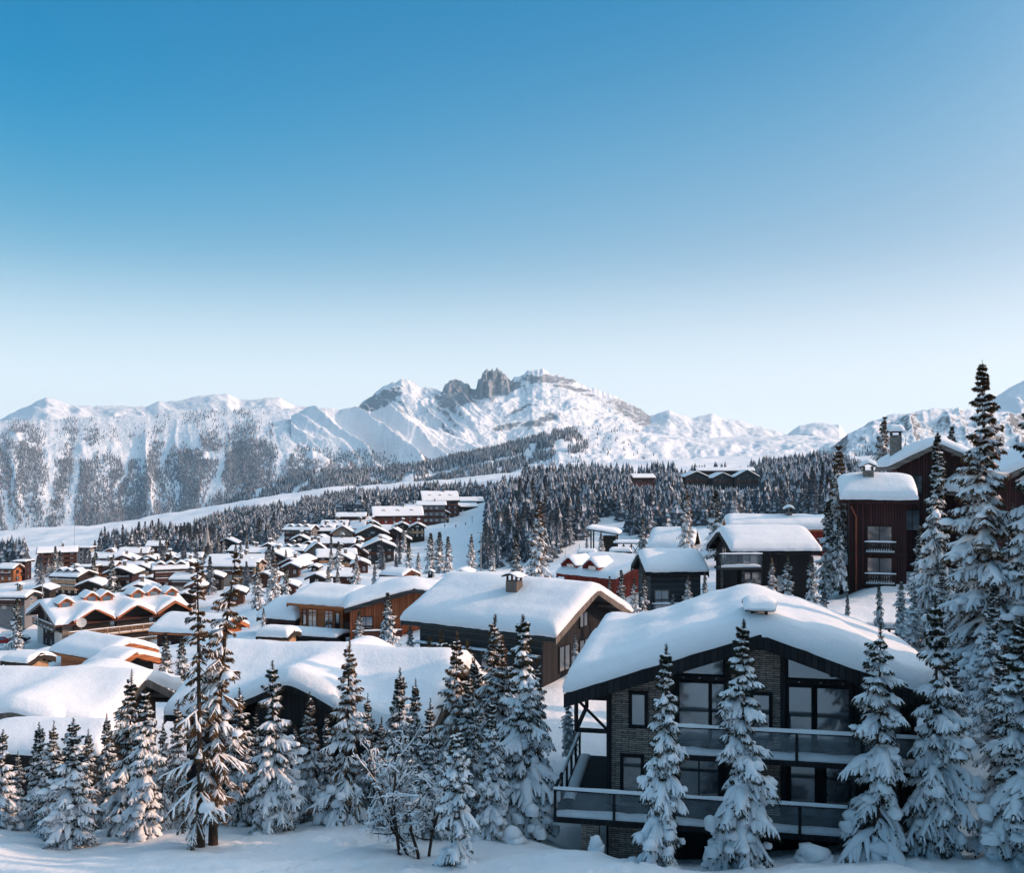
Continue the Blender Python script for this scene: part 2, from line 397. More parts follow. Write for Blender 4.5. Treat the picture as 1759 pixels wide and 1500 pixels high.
# ------------------------------------------------------------------ terrain height
def pz(px, py, Y):
    v = P(px, py, Y); return (v.x, v.y, v.z)
CTRL = [(0,-12,-4),(0,0,-5.5),(-15,8,-8),(15,8,-6.5),(0,20,-10.3),(-14,28,-12.7),(0,29,-12.7),(12,28,-12.2),(22,28,-11.2),
        (-30,20,-11),(-45,40,-16),(30,20,-8),(40,30,-6),
        pz(0,1420,37),pz(100,1446,35),pz(220,1430,37),pz(350,1452,34),pz(470,1424,38),pz(600,1408,39.5),pz(700,1470,34),pz(780,1492,32.5),pz(900,1440,37.5),
        (3.0,35.2,-14.6),(3.5,38.5,-15.9),(8,36.5,-15.4),(12,35,-14.6),(16.5,34,-13.9),(9.5,31,-13.25),(20,33,-12.9),(2.5,33.5,-13.6),
        (3,48,-16),(14,52,-14.5),(20,45,-13.6),(24,50,-12.2),pz(1640,1270,50),
        (1,58,-15.4),(-8,48,-16.2),(-3,54,-15.8),(-22,46,-17),(-20,60,-18),(-10,64,-16.2),
        (-8,69,-14.9),(-5,66,-14.9),(2.6,62,-14.7),(8,68,-14.6),
        pz(1430,1060,66),pz(1470,1000,84),(30,84,-11.2),(34,74,-9.8),(36,60,-7.5),(32,48,-8),(44,45,-4.5),(50,34,-3.0),(55,70,-6.0),(60,52,-4),(75,38,1),
        pz(1130,1060,78),pz(1250,1060,78),pz(1340,1045,76),pz(1000,1060,80),pz(1060,1050,84),
        pz(520,1104,92),pz(650,1112,86),pz(450,1104,90),pz(150,1165,80),pz(30,1160,85),pz(300,1180,75),
        pz(45,1124,143),pz(250,1112,150),pz(15,1088,165),pz(370,1092,118),pz(560,1040,130),
        pz(100,1016,220),pz(200,1026,195),pz(300,1012,205),pz(90,968,330),pz(0,1006,240),pz(420,1000,240),pz(420,950,350),
        pz(0,985,480),pz(170,952,560),pz(300,928,640),pz(470,886,800),pz(560,855,1000),
        pz(0,926,1150),pz(200,906,1200),pz(400,871,1300),pz(600,841,1400),pz(740,831,1450),pz(850,815,1500),
        pz(450,934,470),pz(600,895,620),pz(690,862,800),
        pz(490,965,320),pz(600,985,275),pz(700,945,330),pz(760,898,420),pz(820,872,500),pz(560,905,480),
        pz(800,985,225),pz(790,905,410),pz(760,960,290),pz(690,990,190),
        pz(835,968,255),pz(830,885,400),pz(1000,945,250),pz(1040,893,330),pz(900,822,650),pz(1000,840,580),pz(1100,842,540),pz(1250,846,470),pz(1400,818,600),
        pz(1150,806,800),pz(1400,796,900),pz(900,1000,150),pz(960,985,180),pz(1060,955,150),pz(1130,955,120),pz(1300,935,110),pz(1400,940,110),pz(1340,880,300),
        (110,150,-6),(90,90,0),(150,60,14),(120,20,12),(200,300,-6),(400,600,-6),(250,150,12),(-80,40,-24),(-120,100,-32),(-200,200,-45),(-400,400,-70),(500,700,0),(900,1500,20),(-900,1300,-110),(-60,5,-14)]
CTRL += [pz((v[0] + v[1]) / 2, v[4], v[5] + 4) for v in VILLAGE if v[5] < 480]
CT = np.array(CTRL, float)
def tcoord(x, y):
    return np.stack([x / (np.maximum(y, -15) + 20) * 2.2, np.log(np.maximum(y, -15) + 20)], -1)
_q = tcoord(CT[:, 0], CT[:, 1])
_zs = CT[:, 1] + 25.0
def _k(r2): return np.where(r2 > 1e-12, r2 * np.log(np.maximum(r2, 1e-12)), 0) * 0.5
_n = len(CT)
_A = np.zeros((_n + 3, _n + 3))
_A[:_n, :_n] = _k(((_q[:, None] - _q[None]) ** 2).sum(-1)) + np.eye(_n) * 6e-4
_A[:_n, _n] = 1; _A[:_n, _n+1:] = _q; _A[_n, :_n] = 1; _A[_n+1:, :_n] = _q.T
# interpolate elevation angle (z over distance) so that near and far weigh alike
_b = np.zeros(_n + 3); _b[:_n] = CT[:, 2] / _zs
_w = np.linalg.solve(_A, _b)
def Hs(x, y):
    x = np.asarray(x, float); y = np.asarray(y, float); sh = x.shape
    c = tcoord(x.ravel(), y.ravel()); out = np.empty(len(c))
    for i in range(0, len(c), 20000):
        d = ((c[i:i+20000, None] - _q[None]) ** 2).sum(-1)
        out[i:i+20000] = _k(d) @ _w[:_n] + _w[_n] + c[i:i+20000] @ _w[_n+1:]
    return (out * (np.maximum(y.ravel(), -15) + 25.0)).reshape(sh)
def Hd(x, y):
    x = np.asarray(x, float); y = np.asarray(y, float)
    d = np.maximum(y, 10)
    near = np.clip(1.6 - d / 60.0, 0, 1)
    z = fbm(x / 6.0, y / 6.0, 4, 3) * (0.30 + 0.12 * near)
    z = z + fbm(x / 1.1, y / 1.1, 3, 11) * 0.10 * near
    z = z + fbm(x / 45.0, y / 45.0, 3, 5) * np.clip((d - 70) / 150, 0, 1.2) * 3.0
    z = z + fbm(x / 160.0, y / 160.0, 4, 6) * np.clip((d - 350) / 500, 0, 2.0) * 7.0
    z = z + np.clip(vnoise(x * 2.6, y * 2.6, 61) - .22, 0, 1) * .45 * near * np.clip(.5 + 2 * vnoise(x / 5, y / 5, 62), 0, 1)
    # ski tracks and footsteps across the nearest slope
    for (x0, y0, x1, y1, w, dp) in ((-16, 27.6, 1.0, 33.5, 0.16, 0.10), (-16, 27.9, 1.0, 34.1, 0.16, 0.10), (-14, 26.6, -3.0, 31.6, 0.3, 0.12),
                                    (-9.8, 27.5, -4.6, 37, 0.22, 0.16), (6, 30.2, 21, 31.9, 0.5, 0.25), (13.2, 28, 13.5, 34, 0.2, 0.16), (5, 28.8, 22, 29.9, 0.3, 0.14)):
        dx, dy = x1 - x0, y1 - y0; l = math.hypot(dx, dy); nx, ny = -dy / l, dx / l
        wob = vnoise(x * 0.5, y * 0.5, 31) * 0.5
        dist = (x - x0) * nx + (y - y0) * ny + wob
        al = ((x - x0) * dx + (y - y0) * dy) / l
        m = np.exp(-(dist / w) ** 2) * np.clip(al, 0, 1) * np.clip(l - al, 0, 1)
        z = z - 1.5 * dp * m * (0.6 + 0.8 * vnoise(al * 2.4, al * 0, 8) + 0.4)
    return z
def H(x, y): return Hs(x, y) + Hd(x, y)
def Hf(x, y): return float(H(np.array([x]), np.array([y]))[0])

def build_terrain():
    u = np.concatenate([np.linspace(-1.6, -0.62, 40, endpoint=False), np.linspace(-0.62, 0.62, 520, endpoint=False), np.linspace(0.62, 3.2, 90)])
    v = np.concatenate([np.linspace(math.log(6), math.log(44), 60, endpoint=False), np.linspace(math.log(44), math.log(130), 210, endpoint=False),
                        np.linspace(math.log(130), math.log(1480), 260)])
    Y = np.exp(v) - 20
    U, YY = np.meshgrid(u, Y, indexing='ij')
    X = U * (YY + 20)
    Z = H(X, YY)
    V = np.stack([X, YY, Z], -1).reshape(-1, 3)
    # far edge drops into the valley
    n2 = len(Y)
    E = np.stack([X[:, -1] * 1.3, np.full(len(u), 2100.0), Z[:, -1] - 420], -1)
    Vn = np.concatenate([V, E])
    last = np.arange(len(u)) * n2 + n2 - 1; e = len(V) + np.arange(len(u))
    ff = np.stack([last[:-1], last[1:], e[1:], e[:-1]], 1)
    me = mkmesh('snow_ground', Vn, [(grid_faces(len(u), n2), 0), (ff, 0)], [M['snow_ground']])
    o = ob('ground', me); o['kind'] = 'structure'
build_terrain()
# valley floor sheet reaching under the mountains to the horizon
me = mkmesh('valley', [(-8000, 1300, -440), (8000, 1300, -440), (8000, 9000, -440), (-8000, 9000, -440)], [(np.array([[0, 1, 2, 3]]), 0)], [M['snow_far']])
ob('valley_floor', me)['kind'] = 'structure'

# ------------------------------------------------------------------ mountains
def mountain_mat(name, lo, hi, scale, rock1, rock2, wmix=0.55):
    m, nt, b = mat(name)
    g = nt.nodes.new('ShaderNodeNewGeometry')
    s = nt.nodes.new('ShaderNodeSeparateXYZ'); L(nt, g.outputs['Normal'], s.inputs[0])
    at = nt.nodes.new('ShaderNodeAttribute'); at.attribute_name = 'bare_rock'
    n1 = noise_node(nt, scale, 7, 0.68, g.outputs['Position'])
    mp = nt.nodes.new('ShaderNodeMapping'); L(nt, g.outputs['Position'], mp.inputs[0]); mp.inputs['Scale'].default_value = (1, 1, 3.2)
    n2 = noise_node(nt, scale * 5, 5, 0.7, mp.outputs[0])
    f = math_n(nt, 'ADD', s.outputs['Z'], math_n(nt, 'MULTIPLY', math_n(nt, 'SUBTRACT', n1.outputs['Fac'], 0.5), wmix))
    f = math_n(nt, 'ADD', f, math_n(nt, 'MULTIPLY', math_n(nt, 'SUBTRACT', n2.outputs['Fac'], 0.5), wmix * 0.9))
    f = math_n(nt, 'SUBTRACT', f, math_n(nt, 'MULTIPLY', at.outputs['Fac'], 0.50))
    mr = nt.nodes.new('ShaderNodeMapRange'); L(nt, f, mr.inputs[0]); mr.inputs[1].default_value = lo; mr.inputs[2].default_value = hi
    rk = ramp(nt, n2.outputs['Fac'], [(0.3, rock1), (0.7, rock2)])
    mx = nt.nodes.new('ShaderNodeMix'); mx.data_type = 'RGBA'; L(nt, mr.outputs[0], mx.inputs['Factor'])
    L(nt, rk.outputs[0], mx.inputs[6]); mx.inputs[7].default_value = (*SNOW_C, 1)
    L(nt, mx.outputs[2], b.inputs['Base Color']); b.inputs['Roughness'].default_value = 0.85; b.inputs['Specular IOR Level'].default_value = 0.1
    h = math_n(nt, 'ADD', math_n(nt, 'MULTIPLY', n1.outputs['Fac'], 0.35 / scale), math_n(nt, 'MULTIPLY', n2.outputs['Fac'], 0.05 / scale))
    bump(nt, b, h, 0.55, 1.0)
    return m
M['peak'] = mountain_mat('peak_rock_and_snow', 0.52, 0.70, 0.0045, (0.19, 0.205, 0.23), (0.37, 0.385, 0.41), 0.95)
M['gentle'] = mountain_mat('gentle_snow_and_rock', 0.22, 0.40, 0.006, (0.15, 0.15, 0.16), (0.34, 0.32, 0.32), 0.55)
M['rocky'] = mountain_mat('rocky_slope', 0.68, 0.92, 0.010, (0.11, 0.12, 0.135), (0.25, 0.255, 0.27), 0.75)

LAYER = []
def mountain(name, crest, base, Yb, Yc, nu, nv, m, dispf, prof=1.0, tip=0.0, tipf=30.0, seed=0, back=0.35, smooth=True, rockf=None):
    cr = np.array(crest, float); bs = np.array(base, float)
    px = np.linspace(cr[0, 0], cr[-1, 0], nu)
    cy = np.interp(px, cr[:, 0], cr[:, 1]); by = np.interp(px, bs[:, 0], bs[:, 1])
    jag = tip * (ridged(px / tipf, px * 0 + seed, 4, seed, 0.55))
    v = np.concatenate([np.linspace(0, 1, nv), 1 + np.linspace(0.05, 1, 6) * back])
    PX, VV = np.meshgrid(px, v, indexing='ij')
    vv = np.clip(VV, 0, 1)
    Y = Yb + (Yc - Yb) * VV
    zb = -(by - HY) / F * Yb; zc = -(cy - HY) / F * Yc
    Z = zb[:, None] + (zc - zb)[:, None] * vv ** prof
    Z = np.where(VV > 1, zc[:, None] - (VV - 1) * (Yc - Yb) * 0.9, Z)
    X = (PX - HX) / F * Y
    Z = Z + (jag * Yc / F)[:, None] * np.clip(vv, 0, 1) ** 9
    dz, dy = dispf(PX, vv, X, Y)
    Z = Z + dz; Y2 = Y + dy
    X = X / Y * Y2
    V = np.stack([X, Y2, Z], -1).reshape(-1, 3)
    me = mkmesh(name, V, [(grid_faces(nu, len(v)), 0)], [m], smooth)
    if rockf is not None:
        a_ = me.attributes.new('bare_rock', 'FLOAT', 'POINT')
        a_.data.foreach_set('value', rockf(PX, HY - Z / Y2 * F, vv).astype(np.float32).ravel())
    o = ob(name, me); o['kind'] = 'structure'
    LAYER.append((px, v[:nv], np.stack([X, Y2, Z], -1)[:, :nv]))
    return o

# main rocky massif
def d_main(px, v, X, Y):
    e = np.clip(v * 6, 0, 1) * np.clip((1 - v) * 3.5, 0, 1)
    wx = px + 14 * fbm(px / 40, v * 4, 3, 40)
    left = np.clip((860 - px) / 60, 0, 1)
    r = ridged((wx - 130 * (1 - v)) / 46, v * 1.1, 5, 41, 0.42) * 62 * left
    r = r + (fbm((wx + 60 * (1 - v)) / 70, v * 2.6, 5, 43, 0.55) * 60 + ridged(px / 110 + v * .8, v * 6.5 - px / 150, 4, 46, .5) * 13) * (1 - left)
    t = fbm(px / 16, v * 14, 4, 44, .55) * 12
    # two broken rock towers standing on the crest
    tw = 0
    for x0, x1, hgt in ((819, 876, 23), (762, 808, 12), (878, 950, 4), (640, 720, 4)):
        q_ = (px - (x0 + x1) / 2 + 4 * vnoise(px / 6, v * 30, 49)) / ((x1 - x0) / 2); m_ = np.clip(1 - np.abs(q_) ** 3.2, 0, 1) ** .6 * (1 - .18 * q_)
        k = np.clip((v - .80 - .10 * vnoise(px / 7, px * 0, 47)) / .09, 0, 1)
        tw = tw + m_ * k * hgt * 3.5 * (1 + .24 * ridged(px / 8, v * 16, 5, 48, .6))
    return (r + t) * e + tw, 0.6 * r * e - tw * .35
def rock_main(px, py, v):
    d = 0
    for cx_, cy_, rx, ry, sl, w_ in ((848, 655, 30, 30, 0, 1.05), (788, 674, 26, 26, 0, .95), (812, 676, 14, 16, 0, .8), (650, 690, 44, 13, -.5, .75), (940, 651, 55, 7, .05, .9), (925, 725, 34, 8, -.35, .8), (868, 735, 24, 7, -.3, .8),
                             (890, 705, 30, 4, -.5, .7), (1085, 708, 60, 16, .45, .62), (1050, 690, 60, 5, .3, .5), (1120, 728, 40, 9, .4, .6), (985, 668, 40, 4, .2, .6), (870, 668, 26, 9, -.4, .8), (700, 720, 26, 24, .8, .3), (760, 690, 20, 20, .6, .5)):
        y_ = (py - cy_ - sl * (px - cx_)); q = ((px - cx_) / rx) ** 2 + (y_ / ry) ** 2
        d = np.maximum(d, w_ * np.clip(1.6 - q * 1.2 + 1.1 * fbm(px / 9, py / 5, 3, 140), 0, 1))
    return d
crest_main = [(560,722),(606,708),(622,694),(640,681),(662,668),(690,655),(700,656),(712,662),(726,667),(740,669),(757,673),(764,670),(776,669),(790,668),(803,667),(812,668),(819,668),
              (848,666),(875,660),(884,654),(896,650),(915,639),(932,639),(946,645),(962,645),(985,654),(1010,664),(1050,679),(1075,690),(1100,704),(1130,722),(1165,742),(1200,758),(1260,775)]
mountain('mountain', crest_main, [(560,790),(700,800),(860,790),(1000,785),(1260,795)], 4300, 5600, 460, 200, M['peak'], d_main, 0.9, 2.2, 18, 1, rockf=rock_main)

M['cliff'] = mountain_mat('cliff', 0.50, 0.74, 0.016, (0.19, 0.19, 0.205), (0.34, 0.33, 0.335), 0.6)

# left long range: snow caps behind, steep wooded face before them
def d_cap(px, v, X, Y):
    e = np.clip(v * 6, 0, 1) * np.clip((1 - v) * 5, 0, 1)
    return (ridged(px / 50 + v, v * 2.5, 5, 51, 0.42) * 18) * e, 0 * px
mountain('mountain', [(-40,726),(0,721),(22,710),(55,694),(80,682),(95,687),(120,697),(160,699),(250,699),(270,691),(312,687),(345,681),(372,677),(392,677),(412,688),(425,687),(452,684),(482,685),(505,696),(560,703),(640,712)],
         [(-40,760),(640,760)], 5200, 6300, 260, 60, M['gentle'], d_cap, 0.8, 1.2, 26, 2)
def d_face(px, v, X, Y):
    e = np.clip(v * 5, 0, 1) * np.clip((1 - v) * 3, 0, 1)
    wx = px + 16 * fbm(px / 55, v * 3, 3, 60)
    ribs = ridged((wx + 16 * v) / 58, v * 0.35, 4, 61, 0.40) * 22
    broad = vnoise(px / 120, v * 1.5, 64) * 110
    t = fbm(px / 14, v * 12, 4, 62) * 8
    return (ribs + t + broad) * e, (ribs * 0.8 + broad) * e
mountain('mountain', [(-40,727),(0,724),(60,722),(150,718),(260,713),(330,708),(420,704),(500,702),(560,703),(600,712),(660,735)],
         [(-40,945),(0,940),(200,925),(400,895),(600,860),(660,850)], 3300, 4700, 380, 170, M['gentle'], d_face, 0.9, 1.0, 20, 3)
# bright ribbed pyramid in front of the massif
def d_pyr(px, v, X, Y):
    e = np.clip(v * 5, 0, 1) * np.clip((1 - v) * 8, 0, 1)
    wx = px + 8 * fbm(px / 30, v * 5, 3, 70)
    r = ridged((wx - 150 * (1 - v)) / 62, v * 0.5, 4, 71, 0.38) * 56
    return r * e + fbm(px / 9, v * 14, 4, 72) * 5 * e, 0.8 * r * e
mountain('mountain', [(500,715),(525,703),(560,701),(590,705),(606,708),(640,707),(680,706),(700,714),(730,735),(770,762),(815,775),(862,790)],
         [(500,850),(862,812)], 3600, 4400, 260, 110, M['gentle'], d_pyr, 0.95, 1.2, 16, 4)
# far right snow hills
def d_soft(px, v, X, Y):
    e = np.clip(v * 5, 0, 1) * np.clip((1 - v) * 5, 0, 1)
    return (fbm(px / 55 + v, v * 2.2, 6, 81, 0.55) * 34 + ridged(px / 90, v * 2, 3, 83) * 7) * e, 0 * px
mountain('mountain', [(1080,725),(1125,712),(1150,706),(1170,712),(1190,719),(1222,711),(1240,720),(1270,724),(1300,732),(1330,740),(1352,747),(1374,731),(1400,727),(1425,729),(1442,731),(1452,746),(1500,750),(1560,750)],
         [(1080,790),(1560,790)], 4300, 5600, 220, 60, M['gentle'], d_soft, 0.85, 1.2, 22, 5)
# rolling snow plateau with bushes right of the massif
def d_plat(px, v, X, Y):
    e = np.clip(v * 5, 0, 1) * np.clip((1 - v) * 4, 0, 1)
    return (fbm(px / 80, v * 3, 5, 91) * 26 + fbm(px / 12, v * 12, 3, 92) * 4) * e, 0 * px
mountain('mountain', [(850,800),(900,775),(935,752),(960,738),(1000,732),(1060,738),(1130,746),(1200,752),(1300,752),(1370,748),(1420,752),(1480,760),(1520,770)],
         [(850,842),(960,830),(1520,826)], 1750, 3200, 260, 110, M['gentle'], d_plat, 0.75, 1.0, 24, 6)
# right rocky mountain
def d_right(px, v, X, Y):
    e = np.clip(v * 5, 0, 1) * np.clip((1 - v) * 6, 0, 1)
    return (ridged(px / 60 + v * 0.6, v * 3, 6, 95, 0.46) * 11 + fbm(px / 12, v * 14, 3, 96) * 4) * e, 0 * px
mountain('mountain', [(1370,800),(1400,784),(1420,776),(1445,760),(1470,742),(1500,724),(1520,716),(1545,711),(1580,707),(1600,703),(1630,702),(1670,705),(1720,708),(1800,720),(1900,730)],
         [(1370,822),(1900,830)], 1500, 2100, 240, 110, M['rocky'], d_right, 0.8, 1.4, 18, 7)
mountain('mountain', [(1600,760),(1660,716),(1690,694),(1715,680),(1745,660),(1790,640),(1850,610),(1950,600)], [(1600,800),(1950,800)], 2300, 2900, 120, 70, M['gentle'], d_soft, 0.8, 1.0, 18, 8)
# wooded shoulder on the far side of the meadow, towards the massif
def d_wood(px, v, X, Y):
    e = np.clip(v * 5, 0, 1) * np.clip((1 - v) * 4, 0, 1)
    return fbm(px / 70, v * 3, 4, 99) * 40 * e, 0 * px
mountain('wooded_hill', [(330,905),(380,872),(420,848),(480,828),(540,813),(600,810),(660,808),(720,800),(760,793),(800,782),(850,772),(900,758),(950,744),(985,742),(1010,760)],
         [(330,930),(600,880),(1010,850)], 1900, 2500, 240, 60, M['snow_far'], d_wood, 0.9, 0.5, 20, 9)
# ------------------------------------------------------------------ conifers
def nrm(a): return a / np.maximum(np.linalg.norm(a, axis=-1, keepdims=True), 1e-9)

def strips(path, lat, wid, hei, k=5):
    """half round lumps along paths: path (N,m,3), lat (N,m,3), wid/hei (N,m) -> V, quads"""
    N_, m = path.shape[:2]
    t = np.linspace(-0.15 * np.pi, 1.15 * np.pi, k)
    up = np.array([0, 0, 1.0])
    V = path[:, :, None, :] + lat[:, :, None, :] * (np.cos(t)[None, None, :, None] * wid[:, :, None, None]) + up * (np.sin(t)[None, None, :, None] * hei[:, :, None, None])
    base = (np.arange(N_) * m * k)[:, None, None]
    i = base + np.arange(m - 1)[None, :, None] * k + np.arange(k - 1)[None, None, :]
    i = i.ravel()
    return V.reshape(-1, 3), np.stack([i, i + 1, i + k + 1, i + k], 1)

_ph = np.linspace(0, 2 * np.pi, 8, endpoint=False)
def blobs(c, rad, rng):
    """lumpy pillows of snow: c (N,3) rad (N,3)"""
    lat = np.array([-0.5, 0.05, 0.55, 0.9]); ns = 8; Vs = []; Fs = []
    n = len(c)
    x = np.cos(_ph); y = np.sin(_ph)
    ring = np.stack([np.stack([x * np.sqrt(1 - l * l), y * np.sqrt(1 - l * l), np.full(ns, l)], -1) for l in lat])   # 4,8,3
    top = np.array([[0, 0, 1.0]])
    base = np.concatenate([ring.reshape(-1, 3), top])          # 33
    V = c[:, None, :] + base[None] * rad[:, None, :] * (1 + 0.28 * (rng.random((n, len(base), 1)) - 0.5) * 1.6)
    i = np.arange(3)[:, None] * ns + np.arange(ns)[None]; j = np.arange(3)[:, None] * ns + (np.arange(ns)[None] + 1) % ns
    q = np.stack([i.ravel(), j.ravel(), (j + ns).ravel(), (i + ns).ravel()], 1)
    tr = np.array([[24 + a, 24 + (a + 1) % 8, 32] for a in range(8)])
    o = (np.arange(n) * 33)[:, None, None]
    return V.reshape(-1, 3), (q[None] + o).reshape(-1, 4), (tr[None] + o).reshape(-1, 3)

def conifer(seed, Ht, Lmax, h0=0.05, spacing=0.32, nper=6, K=9, pitch=(-0.35, 0.55), droop=0.5, snow=0.9, sw=0.085, sh=0.07, pad=0.10,
            pillow=0.5, leader=0.06, shape=0.85, tuft=5, nl=0.12, curve=0.0, jit=0.22, mats=None, trunk_r=None, gaps=0.0, twl=0.42):
    rng = np.random.default_rng(seed)
    # branch table
    zs = []; z = Ht * h0
    while z < Ht * (1 - leader):
        zs.append(z); f = z / Ht
        z += spacing * (1.0 - 0.55 * f) * rng.uniform(0.75, 1.25)
    b = []
    for z in zs:
        f = z / Ht
        n = max(3, int(round(nper * (1 - 0.35 * f))))
        a0 = rng.uniform(0, 6.28)
        for k in range(n):
            if rng.random() < gaps: continue
            g = (1 - f) ** shape
            low = min(1.0, 0.55 + (f - h0) / 0.18) if f < 0.2 else 1.0
            Lb = Lmax * g * low * rng.uniform(1 - jit * 1.6, 1 + jit) + 0.07
            b.append((z + rng.uniform(-.12, .12) * spacing, a0 + k * 6.283 / n + rng.uniform(-.3, .3), Lb, f))
    b = np.array(b); B = len(b)
    zb, az, Lb, f = b.T
    # uneven outline: some sides and heights carry longer boughs, others are thin
    Lb = Lb * (1 + 0.75 * fbm(np.cos(az) * 1.3 + zb / Ht * 7, np.sin(az) * 1.3 + seed * 3.7, 3, seed)) * (1 + 0.13 * np.cos(az - rng.uniform(0, 6.28)))
    Lb = np.clip(Lb, 0.06, Lmax * (1 - f) ** shape * 1.25 + .1)
    p0 = pitch[0] + (pitch[1] - pitch[0]) * f ** 1.2 + rng.normal(0, 0.13, B)
    dr = droop * (0.6 + 0.8 * rng.random(B)) * (1.1 - 0.5 * f)
    S = 8; s = np.linspace(0, 1, S)
    pt = p0[:, None] - dr[:, None] * s[None] + 0.35 * s[None] ** 4
    st = (Lb / (S - 1))[:, None]
    r = np.concatenate([np.zeros((B, 1)), np.cumsum(np.cos(pt[:, 1:]) * st, 1)], 1)
    zz = np.concatenate([np.zeros((B, 1)), np.cumsum(np.sin(pt[:, 1:]) * st, 1)], 1)
    azs = az[:, None] + (rng.normal(0, 0.12, B))[:, None] * s[None]
    out = np.stack([np.cos(azs), np.sin(azs), np.zeros_like(azs)], -1)
    lat = np.stack([-np.sin(azs), np.cos(azs), np.zeros_like(azs)], -1)
    bend = curve * ((zb / Ht) ** 2)
    spine = out * r[..., None]; spine[..., 2] += zz + zb[:, None]; spine[..., 0] += bend[:, None]
    tan = nrm(np.gradient(spine, axis=1))
    V = []; T = []; Q = []; n0 = 0      # T: triangles (needles); Q: snow quads, tris
    tri = []; quad_s = []; tri_s = []; quad_n = []
    def push(v):
        nonlocal n0
        V.append(v); o = n0; n0 += len(v); return o
    # twigs
    sk = np.linspace(0.16, 0.99, K)
    SK = np.clip(sk[None, :, None] + rng.uniform(-.05, .05, (B, K, 2)), 0.08, 1.0)
    side = np.broadcast_to(np.array([1.0, -1.0]), (B, K, 2))
    pos = SK * (S - 1); i0 = np.clip(pos.astype(int), 0, S - 2); fr = (pos - i0)[..., None]
    bi = np.arange(B)[:, None, None]
    tp = spine[bi, i0] * (1 - fr) + spine[bi, i0 + 1] * fr
    tt = tan[bi, i0]; tl = lat[bi, i0]
    ang = rng.uniform(0.65, 1.05, SK.shape)[..., None] * (1 - 0.75 * (SK[..., None] > 0.93))
    d = tt * np.cos(ang) + tl * np.sin(ang) * side[..., None]
    hang = (0.12 + 0.5 * rng.random(SK.shape)) * (0.5 + droop)
    d[..., 2] -= hang; d = nrm(d)
    ln = (twl * Lb[:, None, None] * (1.02 - SK) ** 0.75 * rng.uniform(0.7, 1.3, SK.shape) + 0.04 + 0.09 * np.clip(Lb, 0, 1)[:, None, None])
    tp = tp.reshape(-1, 3); d = d.reshape(-1, 3); ln = ln.ravel(); NT = len(tp)
    tau = np.linspace(0, 1, 4)
    path = tp[:, None] + d[:, None] * (ln[:, None] * tau)[..., None]
    path[..., 2] -= (0.25 * ln[:, None] * tau ** 2)
    td = nrm(np.gradient(path, axis=1)); up = np.array([0, 0, 1.0])
    pl = nrm(np.cross(td, up))
    # needle tufts: short blades to both sides and hanging down
    tj = np.linspace(0.12, 1.0, tuft)
    pj = tp[:, None] + d[:, None] * (ln[:, None] * tj)[..., None]; pj[..., 2] -= 0.25 * ln[:, None] * tj ** 2
    for sd_, vert in ((1, 0.25), (-1, 0.25), (0, 0.95)):
        l = nl * rng.uniform(0.7, 1.35, (NT, tuft))
        dirn = d[:, None] * 0.75 + pl[:, :1] * sd_ * 0.75 - up * vert + rng.normal(0, 0.16, (NT, tuft, 3))
        dirn = nrm(dirn); wv = d[:, None] * (0.36 * nl)
        v = np.stack([pj - wv, pj + wv, pj + dirn * l[..., None]], 2).reshape(-1, 3)
        o = push(v); tri.append(o + np.arange(len(v)).reshape(-1, 3))
    # needles along the branch itself
    wv = lat * (nl * 0.55); q0 = spine - up * 0.02
    v = np.stack([q0 - wv, q0 + wv], 2); o = push(v.reshape(-1, 3))
    i = (np.arange(B) * S * 2)[:, None] + (np.arange(S - 1) * 2)[None]; i = i.ravel() + o
    quad_n.append(np.stack([i, i + 1, i + 3, i + 2], 1))
    # snow on twigs
    has = rng.random(NT) < snow
    pp = path[has]; n_ = len(pp)
    prof = np.array([0.75, 1.0, 0.85, 0.25])
    sc = rng.uniform(0.55, 1.35, (n_, 1)) * rng.uniform(0.7, 1.3, (n_, 4)) * prof * np.clip(ln[has] / 0.45, 0.3, 1.25)[:, None]
    pp = pp * 1.0; pp[..., 2] += 0.012
    v, q = strips(pp, pl[has], sw * sc, sh * sc); o = push(v); quad_s.append(q + o)
    # snow pad along the branch
    hb = rng.random(B) < min(1, snow + 0.1)
    lump = rng.uniform(0.6, 1.4, (B, S))
    wd = pad * lump * np.interp(s, [0, .15, .6, 1], [.5, .9, 1.0, .3])[None] * np.clip(Lb / 1.2, 0.22, 1.5)[:, None]
    v, q = strips(spine[hb] + np.array([0, 0, 0.015]), lat[hb], wd[hb], wd[hb] * 0.75, 6); o = push(v); quad_s.append(q + o)
    # pillows
    np_ = int(B * pillow)
    if np_:
        w_ = np.clip(Lb, 0.05, None); bi2 = rng.choice(B, np_, p=w_ / w_.sum()); si = rng.integers(2, S, np_)
        c = spine[bi2, si] + lat[bi2, si] * (rng.normal(0, 0.12, np_) * Lb[bi2])[:, None] + np.array([0, 0, 0.0])
        rd = (0.10 + 0.10 * rng.random(np_)) * np.clip(Lb[bi2], 0.25, 2.0)
        v, q, t3 = blobs(c, np.stack([rd * rng.uniform(.8, 1.3, np_), rd * rng.uniform(.8, 1.3, np_), rd * rng.uniform(.55, .9, np_)], -1), rng)
        o = push(v); quad_s.append(q + o); tri_s.append(t3 + o)
    # leader with a few tufts
    zl = np.linspace(Ht * (1 - leader * 1.6), Ht * 0.985, 10)
    c = np.stack([curve * (zl / Ht) ** 2, 0 * zl, zl], -1)
